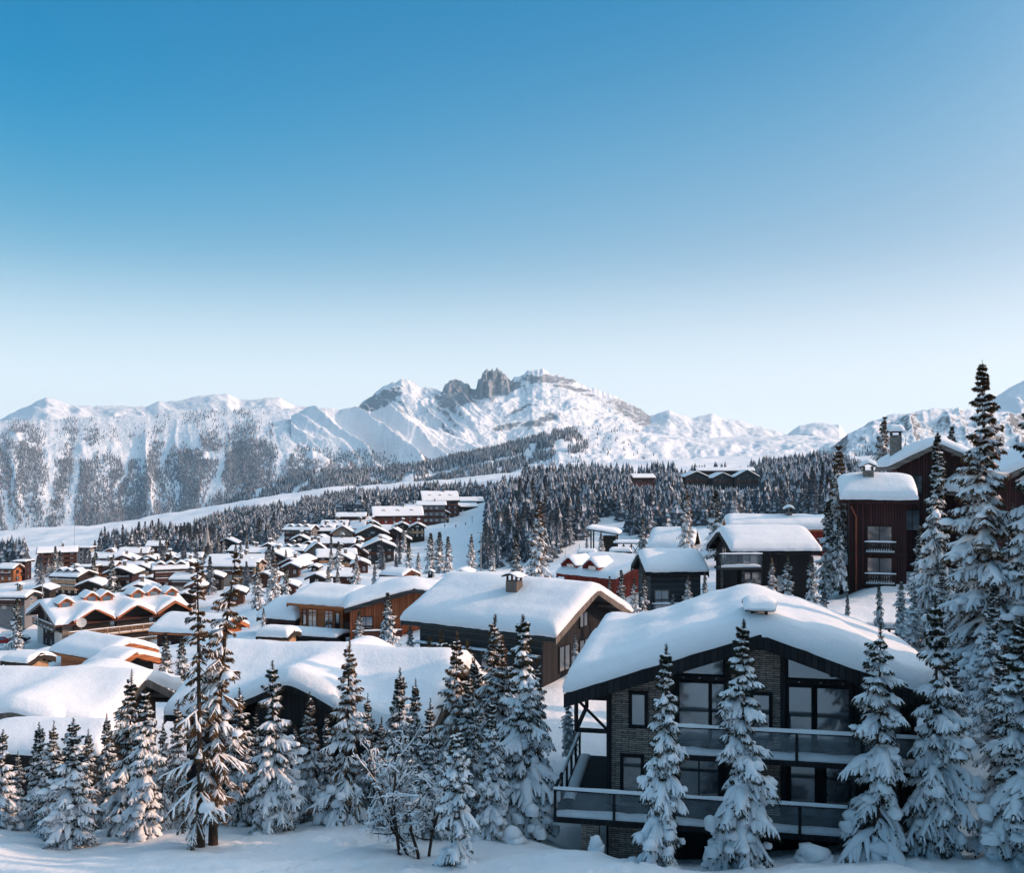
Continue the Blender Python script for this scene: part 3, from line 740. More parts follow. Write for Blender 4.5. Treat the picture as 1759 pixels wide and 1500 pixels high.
    for a in range(5):
        an = rng.uniform(0, 6.28, 10); l = nl * 1.3 * np.linspace(1.3, 0.7, 10)
        tip = c + np.stack([np.cos(an) * l, np.sin(an) * l, l * 0.7], -1); wv = np.array([0, 0, nl * 0.3])
        v = np.stack([c - wv, c + wv, tip], 1).reshape(-1, 3); o = push(v); tri.append(o + np.arange(len(v)).reshape(-1, 3))
    polys = [(np.concatenate(tri), 0, False), (np.concatenate(quad_n), 0, False), (np.concatenate(quad_s), 1, True)]
    if tri_s: polys.append((np.concatenate(tri_s), 1, True))
    crown = mkmesh('crown', np.concatenate(V), polys, mats or [M['needles'], M['snow_tree']])
    tr = trunk_r or Ht * 0.014 + 0.03
    mb = MB(); zt = [-1.0, 0, Ht * .1, Ht * .4, Ht * .75, Ht]
    mb.tube([(curve * max(0, q_ / Ht) ** 2, 0, q_) for q_ in zt], [tr * 1.25, tr * 1.1, tr * .9, tr * .62, tr * .3, 0.012], 8)
    # bare branch stubs below and inside the crown
    for k in range(min(B, 70)):
        i_ = int(rng.integers(0, B)); a = spine[i_, 0]; c_ = spine[i_, 3]
        mb.tube([tuple(a), tuple(c_)], [0.018 + 0.008 * Lb[i_], 0.008], 4, cap=False)
    trunk = mkmesh('trunk', np.concatenate(mb.V), mb.P, [M['bark']])
    return dict(H=Ht, crown=crown, trunk=trunk, R=Lmax)

PROTO = {}
def protos():
    PROTO['heavyA'] = conifer(1, 9.0, 2.0, 0.03, 0.36, 7, 9, (-0.45, 0.45), 0.75, 0.95, 0.105, 0.085, 0.15, 0.75, 0.055, 1.0, jit=0.42, gaps=0.20)
    PROTO['heavyB'] = conifer(2, 9.0, 2.1, 0.04, 0.40, 7, 9, (-0.55, 0.40), 0.75, 0.95, 0.11, 0.09, 0.16, 0.8, 0.050, 0.95, jit=0.46, gaps=0.24)
    PROTO['heavyC'] = conifer(3, 9.0, 2.25, 0.05, 0.42, 7, 9, (-0.40, 0.45), 0.70, 0.88, 0.095, 0.08, 0.14, 0.6, 0.055, 1.02, jit=0.46, gaps=0.24)
    PROTO['denseA'] = conifer(4, 9.0, 2.0, 0.04, 0.34, 7, 8, (-0.5, 0.5), 0.65, 0.80, 0.08, 0.065, 0.11, 0.35, 0.061, 1.05, jit=0.38, gaps=0.18)
    PROTO['denseB'] = conifer(5, 9.0, 2.1, 0.04, 0.36, 7, 8, (-0.5, 0.55), 0.60, 0.78, 0.08, 0.06, 0.11, 0.35, 0.066, 1.08, jit=0.40, gaps=0.20, mats=[M['needles_brown_sunlit'], M['snow_tree']])
    PROTO['sparseA'] = conifer(6, 12.0, 1.7, 0.13, 0.50, 5, 8, (-0.65, 0.15), 0.40, 0.60, 0.06, 0.045, 0.05, 0.12, 0.022, 0.95, jit=0.45, gaps=0.40, trunk_r=0.17, mats=[M['needles_brown_sunlit'], M['snow_tree']], twl=0.46)
    PROTO['sparseB'] = conifer(7, 12.0, 1.95, 0.14, 0.48, 5, 8, (-0.65, 0.15), 0.40, 0.60, 0.06, 0.045, 0.05, 0.12, 0.020, 0.95, curve=0.95, jit=0.45, gaps=0.40, trunk_r=0.19, mats=[M['needles_brown_sunlit'], M['snow_tree']], twl=0.46)
    PROTO['bigA'] = conifer(8, 20.0, 3.9, 0.03, 0.55, 7, 10, (-0.5, 0.35), 0.55, 0.82, 0.11, 0.085, 0.16, 0.5, 0.017, 1.05, jit=0.38, gaps=0.24, nl=0.16, mats=[M['needles_brown_sunlit'], M['snow_tree']])
    PROTO['bigB'] = conifer(9, 16.0, 3.4, 0.03, 0.50, 7, 10, (-0.55, 0.35), 0.60, 0.85, 0.11, 0.085, 0.16, 0.5, 0.022, 0.9, jit=0.32, gaps=0.14, nl=0.16)
    PROTO['sapling'] = conifer(10, 4.0, 1.05, 0.05, 0.28, 5, 6, (-0.2, 0.5), 0.5, 0.85, 0.075, 0.065, 0.10, 0.5, 0.09, 1.05, jit=0.30, gaps=0.12, trunk_r=0.04)
    PROTO['heavyD'] = conifer(14, 9.0, 2.2, 0.04, 0.44, 6, 9, (-0.50, 0.40), 0.80, 0.90, 0.10, 0.085, 0.15, 0.65, 0.06, 0.9, jit=0.5, gaps=0.26)
    PROTO['denseC'] = conifer(15, 9.0, 2.0, 0.04, 0.38, 7, 8, (-0.45, 0.5), 0.60, 0.72, 0.075, 0.06, 0.10, 0.3, 0.07, 0.95, jit=0.45, gaps=0.24)
    PROTO['denseD'] = conifer(16, 9.0, 2.1, 0.05, 0.40, 6, 8, (-0.55, 0.5), 0.65, 0.75, 0.08, 0.06, 0.11, 0.35, 0.05, 1.1, jit=0.45, gaps=0.26, mats=[M['needles_brown_sunlit'], M['snow_tree']])
    # lighter ones for the middle distance
    PROTO['midA'] = conifer(11, 9.0, 2.5, 0.04, 0.50, 6, 4, (-0.5, 0.4), 0.65, 0.85, 0.13, 0.10, 0.19, 0.5, 0.03, 1.05, tuft=2, nl=0.26, jit=0.28)
    PROTO['midB'] = conifer(12, 9.0, 2.2, 0.04, 0.52, 6, 4, (-0.5, 0.4), 0.60, 0.75, 0.12, 0.09, 0.17, 0.4, 0.03, 0.95, tuft=2, nl=0.27, jit=0.30, gaps=0.1)
    PROTO['midC'] = conifer(13, 12.0, 3.0, 0.04, 0.60, 6, 4, (-0.5, 0.35), 0.60, 0.78, 0.15, 0.11, 0.2, 0.4, 0.022, 0.95, tuft=2, nl=0.32, jit=0.30, gaps=0.1, mats=[M['needles_brown_sunlit'], M['snow_tree']])
def wood_protos():
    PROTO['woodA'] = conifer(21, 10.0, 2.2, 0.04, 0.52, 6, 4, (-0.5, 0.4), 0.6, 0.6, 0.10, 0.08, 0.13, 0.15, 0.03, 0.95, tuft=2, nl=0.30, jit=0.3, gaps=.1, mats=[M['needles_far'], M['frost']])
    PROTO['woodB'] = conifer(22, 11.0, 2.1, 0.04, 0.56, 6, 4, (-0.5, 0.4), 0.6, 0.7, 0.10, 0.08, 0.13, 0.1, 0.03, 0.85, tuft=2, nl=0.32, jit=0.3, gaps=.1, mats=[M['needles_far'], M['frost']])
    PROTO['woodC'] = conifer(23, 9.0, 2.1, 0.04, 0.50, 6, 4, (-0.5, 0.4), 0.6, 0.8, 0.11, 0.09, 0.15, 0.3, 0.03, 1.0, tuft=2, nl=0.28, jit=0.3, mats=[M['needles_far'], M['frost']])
protos(); wood_protos()

NT_ = [0]
def tree(proto, px, top, Y, label, wide=1.0, group='snow laden conifers', base_py=None, name='spruce_tree', sink=0.1, rot=None, zb=None):
    x = (px - HX) / F * Y; zt = -(top - HY) / F * Y
    if zb is None: zb = Hf(x, Y) if base_py is None else -(base_py - HY) / F * Y
    pr = PROTO[proto]; h = max(zt - zb, 0.8) + sink
    return put_tree(pr, x, Y, zb - sink, h / pr['H'], wide, label, group, name, rot)
def put_tree(pr, x, y, z, s, wide, label, group, name='spruce_tree', rot=None):
    r = empty(name, (x, y, z), random.uniform(0, 6.283) if rot is None else rot)
    r.scale = (s * wide, s * wide, s)
    if rot is None: r.rotation_euler = (random.gauss(0, .014), random.gauss(0, .014), random.uniform(0, 6.283))
    tag(r, label, 'tree', group)
    ob('trunk', pr['trunk'], r); ob('crown', pr['crown'], r)
    NT_[0] += 1
    return r

# ---- the front row of trees, left to right
G1 = 'conifers in the front row'
FRONT = [
 ('heavyC', 2, 1252, 37, 1.1, 'snowy conifer cut off by the left edge of the picture', None),
 ('denseA', 68, 1240, 38, 1.1, 'small snowy fir at far left with a thin dark tip under the brown chalet roof', None),
 ('denseC', 92, 1238, 36.5, 1.0, 'thin tipped snowy fir squeezed between two bushier ones at far left', None),
 ('heavyC', 126, 1232, 34.8, 1.25, 'broad bushy snow laden fir standing forward on the snow at lower left', None),
 ('denseA', 148, 1252, 40, 0.9, 'fir with a sunlit tip behind the broad bushy fir at lower left', None),
 ('denseC', 218, 1150, 38, 0.95, 'slim snowy spruce whose tip crosses the gable edge of the low brown chalet', None),
 ('heavyA', 252, 1178, 36.2, 0.95, 'slim snowy spruce just left of the two tall thin trunks', None),
 ('sparseA', 345, 960, 34.2, 1.0, 'tall thin spruce with bare straight trunk, left one of the tall pair', 1455),
 ('sparseB', 366, 944, 34.6, 1.0, 'tall leaning spruce with dark bare trunk, right one of the tall pair', 1452),
 ('denseD', 305, 1205, 39, 1.0, 'snowy spruce partly hidden behind the tall left trunk', None),
 ('denseA', 412, 1180, 39.5, 1.1, 'bushy snowy spruce just right of the tall leaning trunk', None),
 ('heavyC', 470, 1132, 38, 1.0, 'snowy spruce in front of the left corner of the dark gabled entrance', None),
 ('denseB', 530, 1188, 40, 0.9, 'brownish sunlit young spruce in front of the dark gabled entrance', None),
 ('denseD', 592, 1098, 38.6, 1.05, 'tall pointed spruce with sunlit brown side, right of the dark gabled entrance', None),
 ('denseA', 685, 1146, 40, 1.0, 'spruce with a thin bare tip behind the leafless snowy birch', None),
 ('denseB', 778, 1082, 41.5, 0.95, 'spruce with sunlit orange top before the wooden barge of the middle chalet', None),
 ('heavyD', 786, 1240, 32.2, 1.1, 'heavily laden small fir on a bare stem, lowest tree in front at bottom centre', 1496),
 ('denseC', 735, 1200, 37.2, 0.9, 'dense snowy spruce between the leafless birch and the low front fir', None),
 ('heavyB', 897, 1054, 38.5, 1.0, 'large broad fir with drooping snow covered boughs left of the stone chalet', None),
 ('denseD', 843, 1054, 46, 0.9, 'slim tip of a snowy fir left behind the large broad fir', None),
 ('denseB', 862, 1090, 44, 0.95, 'shorter spruce with sunlit tip close behind the large broad fir', None),
 ('denseA', 816, 1128, 48, 0.9, 'small snowy fir below the grey chalet wall, behind the front row', None),
 ('heavyC', 976, 1188, 47, 0.8, 'short snowy fir tucked against the left side of the stone chalet', 1290),
 ('heavyA', 1139, 1105, 31.8, 0.92, 'snow laden fir in front of the stone chalet, left of the two', 1502),
 ('heavyB', 1273, 1062, 32.6, 1.05, 'snow laden fir in front of the middle of the stone chalet, right of the two', 1478),
 ('heavyD', 1505, 1066, 33.8, 1.05, 'snowy fir covering the right end of the stone chalet gable', 1455),
 ('heavyC', 1612, 1020, 34.0, 0.95, 'tall snowy fir just past the right corner of the stone chalet', 1466),
 ('heavyB', 1757, 1060, 32.6, 1.25, 'broad snowy fir filling the lower right corner', 1452),
 ('bigB', 1698, 998, 44.0, 0.75, 'pale snow covered fir behind the lower right trees', 1290),
 ('bigA', 1703, 617, 49.0, .92, 'tallest spruce of all, rising far above the rooftops at right', 1290),
 ('bigB', 1800, 640, 47.5, 0.85, 'very tall spruce cut off by the right edge of the picture', 1250),
 ('bigB', 1609, 740, 57.0, 0.85, 'tall snowy spruce in front of the right side of the brown tower house', 1120),
 ('bigB', 1655, 860, 54.0, 0.8, 'dark snowy spruce between the brown tower house and the tallest spruce', 1150),
 ('bigA', 1740, 860, 56.0, 0.8, 'dark spruce behind the tallest spruce near the right edge', 1150),
 ('denseC', 30, 1290, 39.0, .9, 'low snowy fir between the edge tree and the small fir at far left', None),
 ('denseA', 182, 1225, 40.5, .85, 'thin fir between the broad bushy fir and the slim spruce at the brown gable', None),
 ('denseD', 278, 1240, 38.0, .8, 'low dark fir against the left side of the tall thin trunk', None),
 ('denseC', 440, 1215, 40.0, .8, 'narrow fir filling the gap right of the tall pair', None),
 ('denseD', 505, 1245, 41.0, .8, 'low fir before the left foot of the black gabled entrance', None),
 ('heavyC', 560, 1225, 40.5, .8, 'low snowy fir before the right foot of the black gabled entrance', None),
 ('denseC', 632, 1190, 41.0, .85, 'slender fir left behind the leafless birch', None),
 ('denseD', 655, 1230, 38.0, .75, 'brownish fir just behind the left stems of the birch', None),
 ('denseA', 715, 1165, 42.0, .8, 'slender fir right behind the leafless birch', None),
 ('denseC', 800, 1150, 41.0, .9, 'snowy fir between the orange topped spruce and the large broad fir', None),
 ('denseD', 925, 1130, 43.0, .8, 'fir showing at the right shoulder of the large broad fir', None),
 ('heavyA', 845, 1200, 37.0, .85, 'snow heavy fir at the left foot of the large broad fir', None),
 ('bigB', 1580, 900, 60.0, 0.8, 'spruce standing close against the right corner of the brown tower house', None),
 ('bigA', 1672, 900, 58.0, 0.8, 'dark spruce half covered by the tallest spruce', None),
 ('heavyC', 1640, 1120, 43.0, 1.0, 'snowy fir behind the tall one at the right corner of the stone chalet', None),
 ('heavyC', 1720, 1110, 39.0, 1.1, 'thick snowy fir between the pale fir and the lower right corner', None),
 ('heavyA', 1665, 1040, 50.0, 0.8, 'snowy fir low under the tallest spruce', 1230),
]
for p_, px, top, Y, wd, lab, bp in FRONT: tree(p_, px, top, Y, lab, wd * (1.0 if 'sparse' in p_ else .82 if px in (1139, 1273, 1612, 1609) else 1.06 if Y > 43.5 else .92), G1, bp, rot=0.0 if p_ == 'sparseB' else None)

# ---- small trees round the houses
G2 = 'young firs around the houses'
SMALL = [
 ('sapling', 755, 1084, 55, 1.0, 'thin orange lit sapling before the left end of the grey chalet wall', None),
 ('sapling', 736, 1094, 57, 1.2, 'tiny snowy sapling at the left end of the grey chalet wall', None),
 ('sapling', 797, 1100, 52, 1.1, 'sapling with snowy boughs before the middle of the grey chalet wall', None),
 ('denseA', 988, 1086, 57, 0.8, 'small snowy fir at the dark gable of the grey chalet', 1140),
 ('midA', 667, 1018, 80, 1.0, 'snowy fir in front of the red board wall of the orange chalet', 1108),
 ('midA', 617, 1050, 78, 1.0, 'snowy fir beside the outside stairs of the orange chalet', 1110),
 ('sapling', 704, 1072, 72, 1.0, 'small snow covered fir under the left eave of the grey chalet', 1106),
 ('midB', 1068, 980, 74, 0.8, 'slim snowy fir in front of the red chalet wall, tallest of the group', 1065),
 ('midB', 1046, 990, 76, 0.75, 'slim snowy fir at the left of the red chalet wall', 1052),
 ('midA', 1090, 993, 72, 0.8, 'snowy fir at the right end of the red chalet wall', 1062),
 ('midB', 1106, 985, 73, 0.8, 'snowy fir at the corner where red and dark chalets meet', 1060),
 ('sapling', 1155, 1018, 68, 1.0, 'tiny snowy fir before the lower balcony of the dark chalet', 1052),
 ('midA', 1182, 988, 68, 0.9, 'bushy snowy fir before the dark chalet wall', 1045),
 ('midB', 1210, 983, 69, 0.75, 'narrow snowy fir between the two dark chalets', 1040),
 ('midA', 1290, 985, 68, 0.8, 'short snowy fir left of the sunlit one before the black chalet', 1040),
 ('midC', 1325, 957, 68, 0.75, 'fir with sunlit brown boughs before the black chalet', 1040),
 ('midA', 1353, 953, 66, 0.85, 'tall snowy fir before the right half of the black chalet', 1052),
 ('midA', 1396, 955, 66, 0.9, 'white snow covered fir at the right end of the black chalet', 1045),
 ('sapling', 1415, 1010, 60, 0.9, 'small fir on the snowy bank right of the stone chalet chimney', 1065),
 ('midB', 1455, 1022, 58, 0.7, 'small fir at the left end of the snowy fence', 1080),
 ('midA', 1510, 1003, 57, 0.65, 'fir with a bare leader in front of the snowy fence', 1090),
 ('heavyA', 1545, 995, 57, 0.9, 'snowy fir at the foot of the brown tower house, left one', 1085),
 ('heavyC', 1570, 1010, 55, 0.95, 'snowy fir at the foot of the brown tower house, right one', 1095),
 ('heavyA', 1618, 985, 54, 0.9, 'snowy fir under the tall spruce by the tower house', 1110),
 ('midC', 1445, 766, 84, 0.8, 'large drooping snow loaded spruce left of the brown tower house', 1000),
 ('midA', 1424, 862, 82, 0.8, 'snowy spruce leaning out at the left of the large drooping one', 1000),
 ('midA', 1441, 890, 80, 0.7, 'snowy spruce at the left wall of the brown tower house', 1000),
 ('midC', 1515, 716, 100, 0.85, 'dark spruce rising behind the small chimney of the tower house', 860),
 ('midB', 1637, 733, 108, 0.8, 'distant spruce tips above the tower house ridge', 860),
 ('midC', 924, 862, 112, 0.95, 'large stately spruce standing alone behind the grey chalet roof', None),
 ('midB', 886, 920, 114, 0.9, 'smaller spruce left of the large stately one', None),
 ('midC', 1180, 838, 104, 0.75, 'tall spruce with sunlit brown trunk side above the dark chalets', 950),
 ('midA', 1229, 843, 100, 0.95, 'broad snow loaded spruce behind the black chalet gable', 950),
 ('midC', 1264, 848, 118, 0.8, 'sunlit spruce tip above the long low red house', 900),
 ('midB', 1102, 886, 122, 0.85, 'spruce right of the wooden trestle', 955),
 ('midC', 1033, 914, 128, 0.9, 'snowy spruce in front of the open wooden shelter', 957),
 ('midB', 1008, 922, 132, 0.7, 'slender spruce left of the open wooden shelter', 957),
 ('midB', 286, 1088, 62, 0.9, 'sunlit snowy spruce behind the tall pair, before the brown hotel', 1190),
 ('midA', 312, 1095, 60, 0.9, 'snowy spruce beside the hotel corner behind the tall pair', 1200),
 ('midA', 452, 1045, 88, 0.8, 'small fir at the left end of the orange chalet', 1080),
 ('midC', 470, 958, 128, 1.0, 'big dark spruce left behind the orange chalet', 1040),
 ('midB', 442, 966, 124, 0.95, 'dark spruce leftmost of the clump left behind the orange chalet', 1040),
 ('midA', 492, 974, 132, 0.9, 'spruce at the right of the clump left behind the orange chalet', 1040),
 ('midC', 612, 953, 150, 0.95, 'dark pointed spruce behind the orange chalet roof', None),
 ('midB', 564, 974, 145, 1.0, 'small spruce above the left roof of the orange chalet', None),
 ('midB', 580, 978, 146, 1.0, 'small round spruce beside another one above the orange chalet roof', None),
 ('midB', 643, 970, 152, 0.9, 'spruce left of the orange gable in the village', None),
 ('midB', 658, 968, 156, 0.8, 'slim spruce touching the orange gable in the village', None),
 ('midC', 718, 950, 165, 0.9, 'dark spruce above the small grey gable', None),
 ('midB', 744, 972, 158, 0.8, 'spruce between the orange gable and the grey gable', None),
 ('midA', 702, 932, 215, 0.9, 'frosted spruce at the left edge of the piste', None),
 ('midA', 740, 916, 235, 1.0, 'frosted spruce, left one of the clump on the piste', None),
 ('midA', 756, 914, 232, 1.0, 'frosted spruce, middle one of the clump on the piste', None),
 ('midA', 769, 922, 229, 0.9, 'frosted spruce, right one of the clump on the piste', None),
 ('midC', 810, 918, 215, 0.8, 'lone dark spruce in the middle of the piste', None),
 ('midB', 846, 930, 190, 0.8, 'spruce at the right edge of the piste', None),
 ('midB', 190, 996, 170, 0.8, 'frosty white tree before the village hotels', None),
 ('midB', 205, 996, 172, 0.8, 'frosty white tree beside its twin in the village', None),
 ('midA', 28, 1028, 150, 0.8, 'small fir at the flat roofed building at far left', None),
 ('midA', 32, 1060, 122, 0.8, 'small fir against the white hotel wall at left', None),
]
for p_, px, top, Y, wd, lab, bp in SMALL: tree(p_, px, top, Y, lab, wd, G2, bp)
# ------------------------------------------------------------------ houses
CACHE = {}
def snow_grid(xs, ys, top, dist, t, r, under, name='snow_cover', parent=None, seed=0, amp=0.06, m=None, droop=0.0, sag=1.0):
    """rounded snow blanket: top(x,y) roof surface, dist(x,y) distance inside the footprint (<0 outside)"""
    X, Y = np.meshgrid(xs, ys, indexing='ij')
    D = dist(X, Y)
    q = np.clip(D / r, 0, 1)
    th = t * (0.42 + 0.58 * np.sqrt(np.clip(1 - (1 - q) ** 2, 0, 1)))
    wob = amp * (fbm(X / 1.7 + seed, Y / 1.7, 3, 21) + 1.3 * fbm(X / 5.0 + seed, Y / 5.0, 2, 22))
    wob = wob + amp * 1.1 * vnoise(Y * 1.05 + seed, X * .13, 25) + amp * .5 * vnoise(Y * 2.6 + seed, X * .3, 26)
    Z0 = top(X, Y)
    Z = Z0 + th + wob * np.clip(q + 0.3, 0, 1)
    nx, ny = X.shape
    # ragged overhang of the border
    V = np.stack([X, Y, Z], -1).reshape(-1, 3)
    inside = (D >= -1e-6).ravel()
    f = grid_faces(nx, ny); f = f[inside[f].all(1)]
    # border edges -> skirts
    e = np.concatenate([f[:, [0, 1]], f[:, [1, 2]], f[:, [2, 3]], f[:, [3, 0]]])
    key = np.sort(e, 1); key = key[:, 0].astype(np.int64) * (nx * ny) + key[:, 1]
    u, idx, cnt = np.unique(key, return_index=True, return_counts=True)
    be = e[idx[cnt == 1]]
    bv = np.unique(be); mp = -np.ones(nx * ny, int); mp[bv] = np.arange(len(bv))
    B0 = V[bv].copy()
    # bulge: middle ring pushed outwards, lower ring at the roof edge
    c = V[inside].mean(0); zr = Z0.ravel()[bv]
    rag = under + 0.05 * vnoise(B0[:, 0] * 1.3 + seed, B0[:, 1] * 1.3, 5) + 0.04 * vnoise(B0[:, 0] * 4 + seed, B0[:, 1] * 4, 6)
    outd = np.zeros((len(bv), 2))
    for a, b in ((0, 1), (1, 0)):
        ev = V[be[:, 1], :2] - V[be[:, 0], :2]
        nrm_ = np.stack([ev[:, 1], -ev[:, 0]], 1)
        np.add.at(outd, mp[be[:, a]], nrm_)
    outd /= np.maximum(np.linalg.norm(outd, axis=1, keepdims=True), 1e-9)
    B1 = B0.copy(); B1[:, 2] = zr + (B0[:, 2] - zr) * 0.45; B1[:, :2] += outd * (0.07 * sag * (1 + 1.4 * vnoise(B0[:, 0] * 2.3 + seed, B0[:, 1] * 2.3, 15) + 1.0 * vnoise(B0[:, 0] * 7, B0[:, 1] * 7, 16)))[:, None]
    B2 = B0.copy(); B2[:, 2] = zr - rag - 0.02; B2[:, :2] += outd * 0.03
    o1 = len(V); o2 = o1 + len(bv)
    V = np.concatenate([V, B1, B2])
    a, b = be[:, 0], be[:, 1]
    sk = np.concatenate([np.stack([b, a, mp[a] + o1, mp[b] + o1], 1), np.stack([mp[b] + o1, mp[a] + o1, mp[a] + o2, mp[b] + o2], 1)])
    used = np.zeros(len(V), bool); used[f.ravel()] = True; used[sk.ravel()] = True
    re = np.cumsum(used) - 1
    me = mkmesh(name, V[used], [(re[f], 0), (re[sk], 0)], [m or M['snow_roof']])
    return ob(name, me, parent)

def lin(a, b, n, extra=()):
    v = set(np.round(np.linspace(a, b, n), 4)) | {round(float(e), 4) for e in extra if a <= e <= b}
    v = sorted(v); out = [v[0]]
    for q in v[1:]:
        if q - out[-1] > 0.02 or q == v[-1]: out.append(q)
    return np.array(out)

class House:
    """gabled house; ridge along local x, front slope faces local -y. P0: roof corner (front left, at eave height)."""
    def __init__(s, name, label, P0, ang, Lr, hf, hb, ze, zr, zb, wall, roof, og=0.9, oe=0.9, oeb=None, st=0.6, zeb=None, fascia=None, th=0.22,
                 cat='chalet', group=None, crosses=(), res=0.35, purlins=True, gable=None, snow_r=0.9, snow_amp=0.07, nosnow=False, foot=1.5):
        ca, sa = math.cos(ang), math.sin(ang)
        cx = P0[0] + ca * Lr / 2 - sa * hf; cy = P0[1] + sa * Lr / 2 + ca * hf
        s.root = empty(name, (cx, cy, zb), ang); tag(s.root, label, cat, group)
        s.Lr, s.hf, s.hb, s.og, s.oe = Lr, hf, hb, og, oe; s.oeb = oe if oeb is None else oeb
        s.ef = ze - zb; s.eb = (zeb if zeb is not None else ze) - zb; s.hr = zr - zb; s.st = st; s.th = th
        s.xw = Lr / 2 - og; s.yf = -(hf - oe); s.yb = hb - s.oeb
        s.wallm = M[wall] if isinstance(wall, str) else wall; s.roofm = M[roof]
        gm = M[gable] if gable else s.wallm
        # walls
        zf = s.under(s.yf) - 0.02; zb_ = s.under(s.yb) - 0.02; zt = s.under(0) - 0.02
        V = []
        for x in (-s.xw, s.xw): V += [(x, s.yf, -foot), (x, s.yb, -foot), (x, s.yb, zb_), (x, 0, zt), (x, s.yf, zf)]
        mb = MB(); mb.add(V, [(0, 5, 9, 4), (1, 2, 7, 6)], 0); mb.add(V, [(0, 4, 3, 2, 1), (5, 6, 7, 8, 9)], 1)
        s.wall = mb.build('wall', [s.wallm, gm], s.root)
        # roof slabs with boards along the edges
        mb = MB(); h = Lr / 2
        for (y1, z1) in ((-hf, s.ef), (hb, s.eb)):
            V = [(-h, 0, s.hr), (h, 0, s.hr), (h, y1, z1), (-h, y1, z1), (-h, 0, s.hr - th), (h, 0, s.hr - th), (h, y1, z1 - th), (-h, y1, z1 - th)]
            if y1 > 0: fs = [(0,3,2,1),(4,5,6,7),(0,4,7,3),(1,2,6,5),(3,7,6,2)]
            else: fs = [(0,1,2,3),(4,7,6,5),(0,3,7,4),(1,5,6,2),(3,2,6,7)]
            mb.add(V, fs, 0)
        fm = 1
        bh = th + 0.16
        for x in (-h - 0.05, h + 0.05):
            for (y1, z1) in ((-hf - 0.03, s.ef), (hb + 0.03, s.eb)):
                mb.add([(x-.04,0,s.hr+.05),(x+.04,0,s.hr+.05),(x+.04,y1,z1+.05),(x-.04,y1,z1+.05),(x-.04,0,s.hr-bh),(x+.04,0,s.hr-bh),(x+.04,y1,z1-bh),(x-.04,y1,z1-bh)],
                       [(0,1,2,3),(4,7,6,5),(0,3,7,4),(1,5,6,2),(3,2,6,7),(0,4,5,1)], fm)
        if purlins:
            for x0, x1 in ((-h + 0.05, -s.xw), (s.xw, h - 0.05)):
                for (y, ) in ((0,), (s.yf * 0.5,), (s.yb * 0.5,), (s.yf,), (s.yb,)):
                    z = s.under(y) - 0.13
                    mb.box(min(x0, x1), y - 0.09, z - 0.1, max(x0, x1), y + 0.09, z + 0.09, fm)
        s.roof = mb.build('roof', [s.roofm, M[fascia] if fascia else s.roofm], s.root)
        s.crosses = crosses
        for c in crosses: s.cross_parts(*c)
        if not nosnow:
            hx = h + 0.04
            ext = max([0] + [c[3] for c in crosses])
            xs = lin(-hx, hx, max(5, int(Lr / res)), [e for d in (0.15, 0.35, 0.6) for e in (-hx + d, hx - d)] + [e for c in crosses for e in (c[0]-c[1], c[0]+c[1], c[0])])
            ys = lin(-hf - ext - 0.03, hb + 0.03, max(6, int((hf + hb) / res)), [-hf - .03, -hf + .12, -hf + .3, -hf + .55, hb - .15, hb - .4, 0])
            def top(X, Y):
                z = s.smooth_top(Y)
                for (xc, wg, zc, ex, ze_) in [(c[0], c[1], c[2], c[3], c[4]) for c in crosses]:
                    g = zc - (zc - ze_) * np.sqrt((X - xc) ** 2 + 0.25) / wg + 0.03
                    inx = np.abs(X - xc) <= wg + 0.5
                    k = 0.28
                    mz = np.log(np.exp(np.clip(z / k, -300, 300)) + np.exp(np.clip(g / k, -300, 300))) * k
                    z = np.where(Y < -hf - 0.01, np.where(inx, g, z), mz)
                return z
            def dist(X, Y):
                d = np.minimum(np.minimum(X + hx, hx - X), np.minimum(Y + hf + 0.03, hb + 0.03 - Y))
                for (xc, wg, zc, ex, ze_) in [(c[0], c[1], c[2], c[3], c[4]) for c in crosses]:
                    d = np.maximum(d, np.minimum(wg - np.abs(X - xc), Y + hf + ex + 0.03) * np.where(Y < 0.5, 1, -1) if True else d)
                return d
            s.snow = snow_grid(xs, ys, top, dist, st, min(snow_r, st * 1.9), 0.0, 'snow_cover', s.roof, seed=P0[0], amp=snow_amp * (st / 0.6))
    def surf(s, y):
        return s.hr - (s.hr - s.ef) * (-y / s.hf) if y < 0 else s.hr - (s.hr - s.eb) * (y / s.hb)
    def under(s, y): return s.surf(y) - s.th
    def smooth_top(s, Y):
        a = np.sqrt(Y * Y + 0.5) - 0.35
        return np.where(Y < 0, s.hr - (s.hr - s.ef) * a / s.hf, s.hr - (s.hr - s.eb) * a / s.hb)
    def cross_parts(s, xc, wg, zc, ex, ze, wallm, fasm, depth_in):
        """front cross gable: ridge runs out along -y at height zc, eaves ze, half width wg, projecting ex beyond the main eave"""
        y0 = -s.hf - ex; y1 = -s.hf + depth_in
        mb = MB(); th = 0.2
        for sg in (-1, 1):
            V = [(xc, y0, zc), (xc, y1, zc), (xc + sg * wg, y1, ze), (xc + sg * wg, y0, ze)]
            V += [(a, b, c - th) for a, b, c in V]
            mb.add(V, [(0,1,2,3),(4,7,6,5),(0,3,7,4),(2,1,5,6),(3,2,6,7)] if sg > 0 else [(0,3,2,1),(4,5,6,7),(0,4,7,3),(2,6,5,1),(3,7,6,2)], 0)
            V = [(xc, y0 - .05, zc + .04), (xc + sg * (wg + .04), y0 - .05, ze + .04), (xc + sg * (wg + .04), y0 - .05, ze - .36), (xc, y0 - .05, zc - .36)]
            V += [(a, b + 0.07, c) for a, b, c in V]
            mb.add(V, [(0,1,2,3),(4,7,6,5),(0,4,5,1),(1,5,6,2),(2,6,7,3)], 1)
        mb.build('porch_roof', [s.roofm, fasm], s.root)
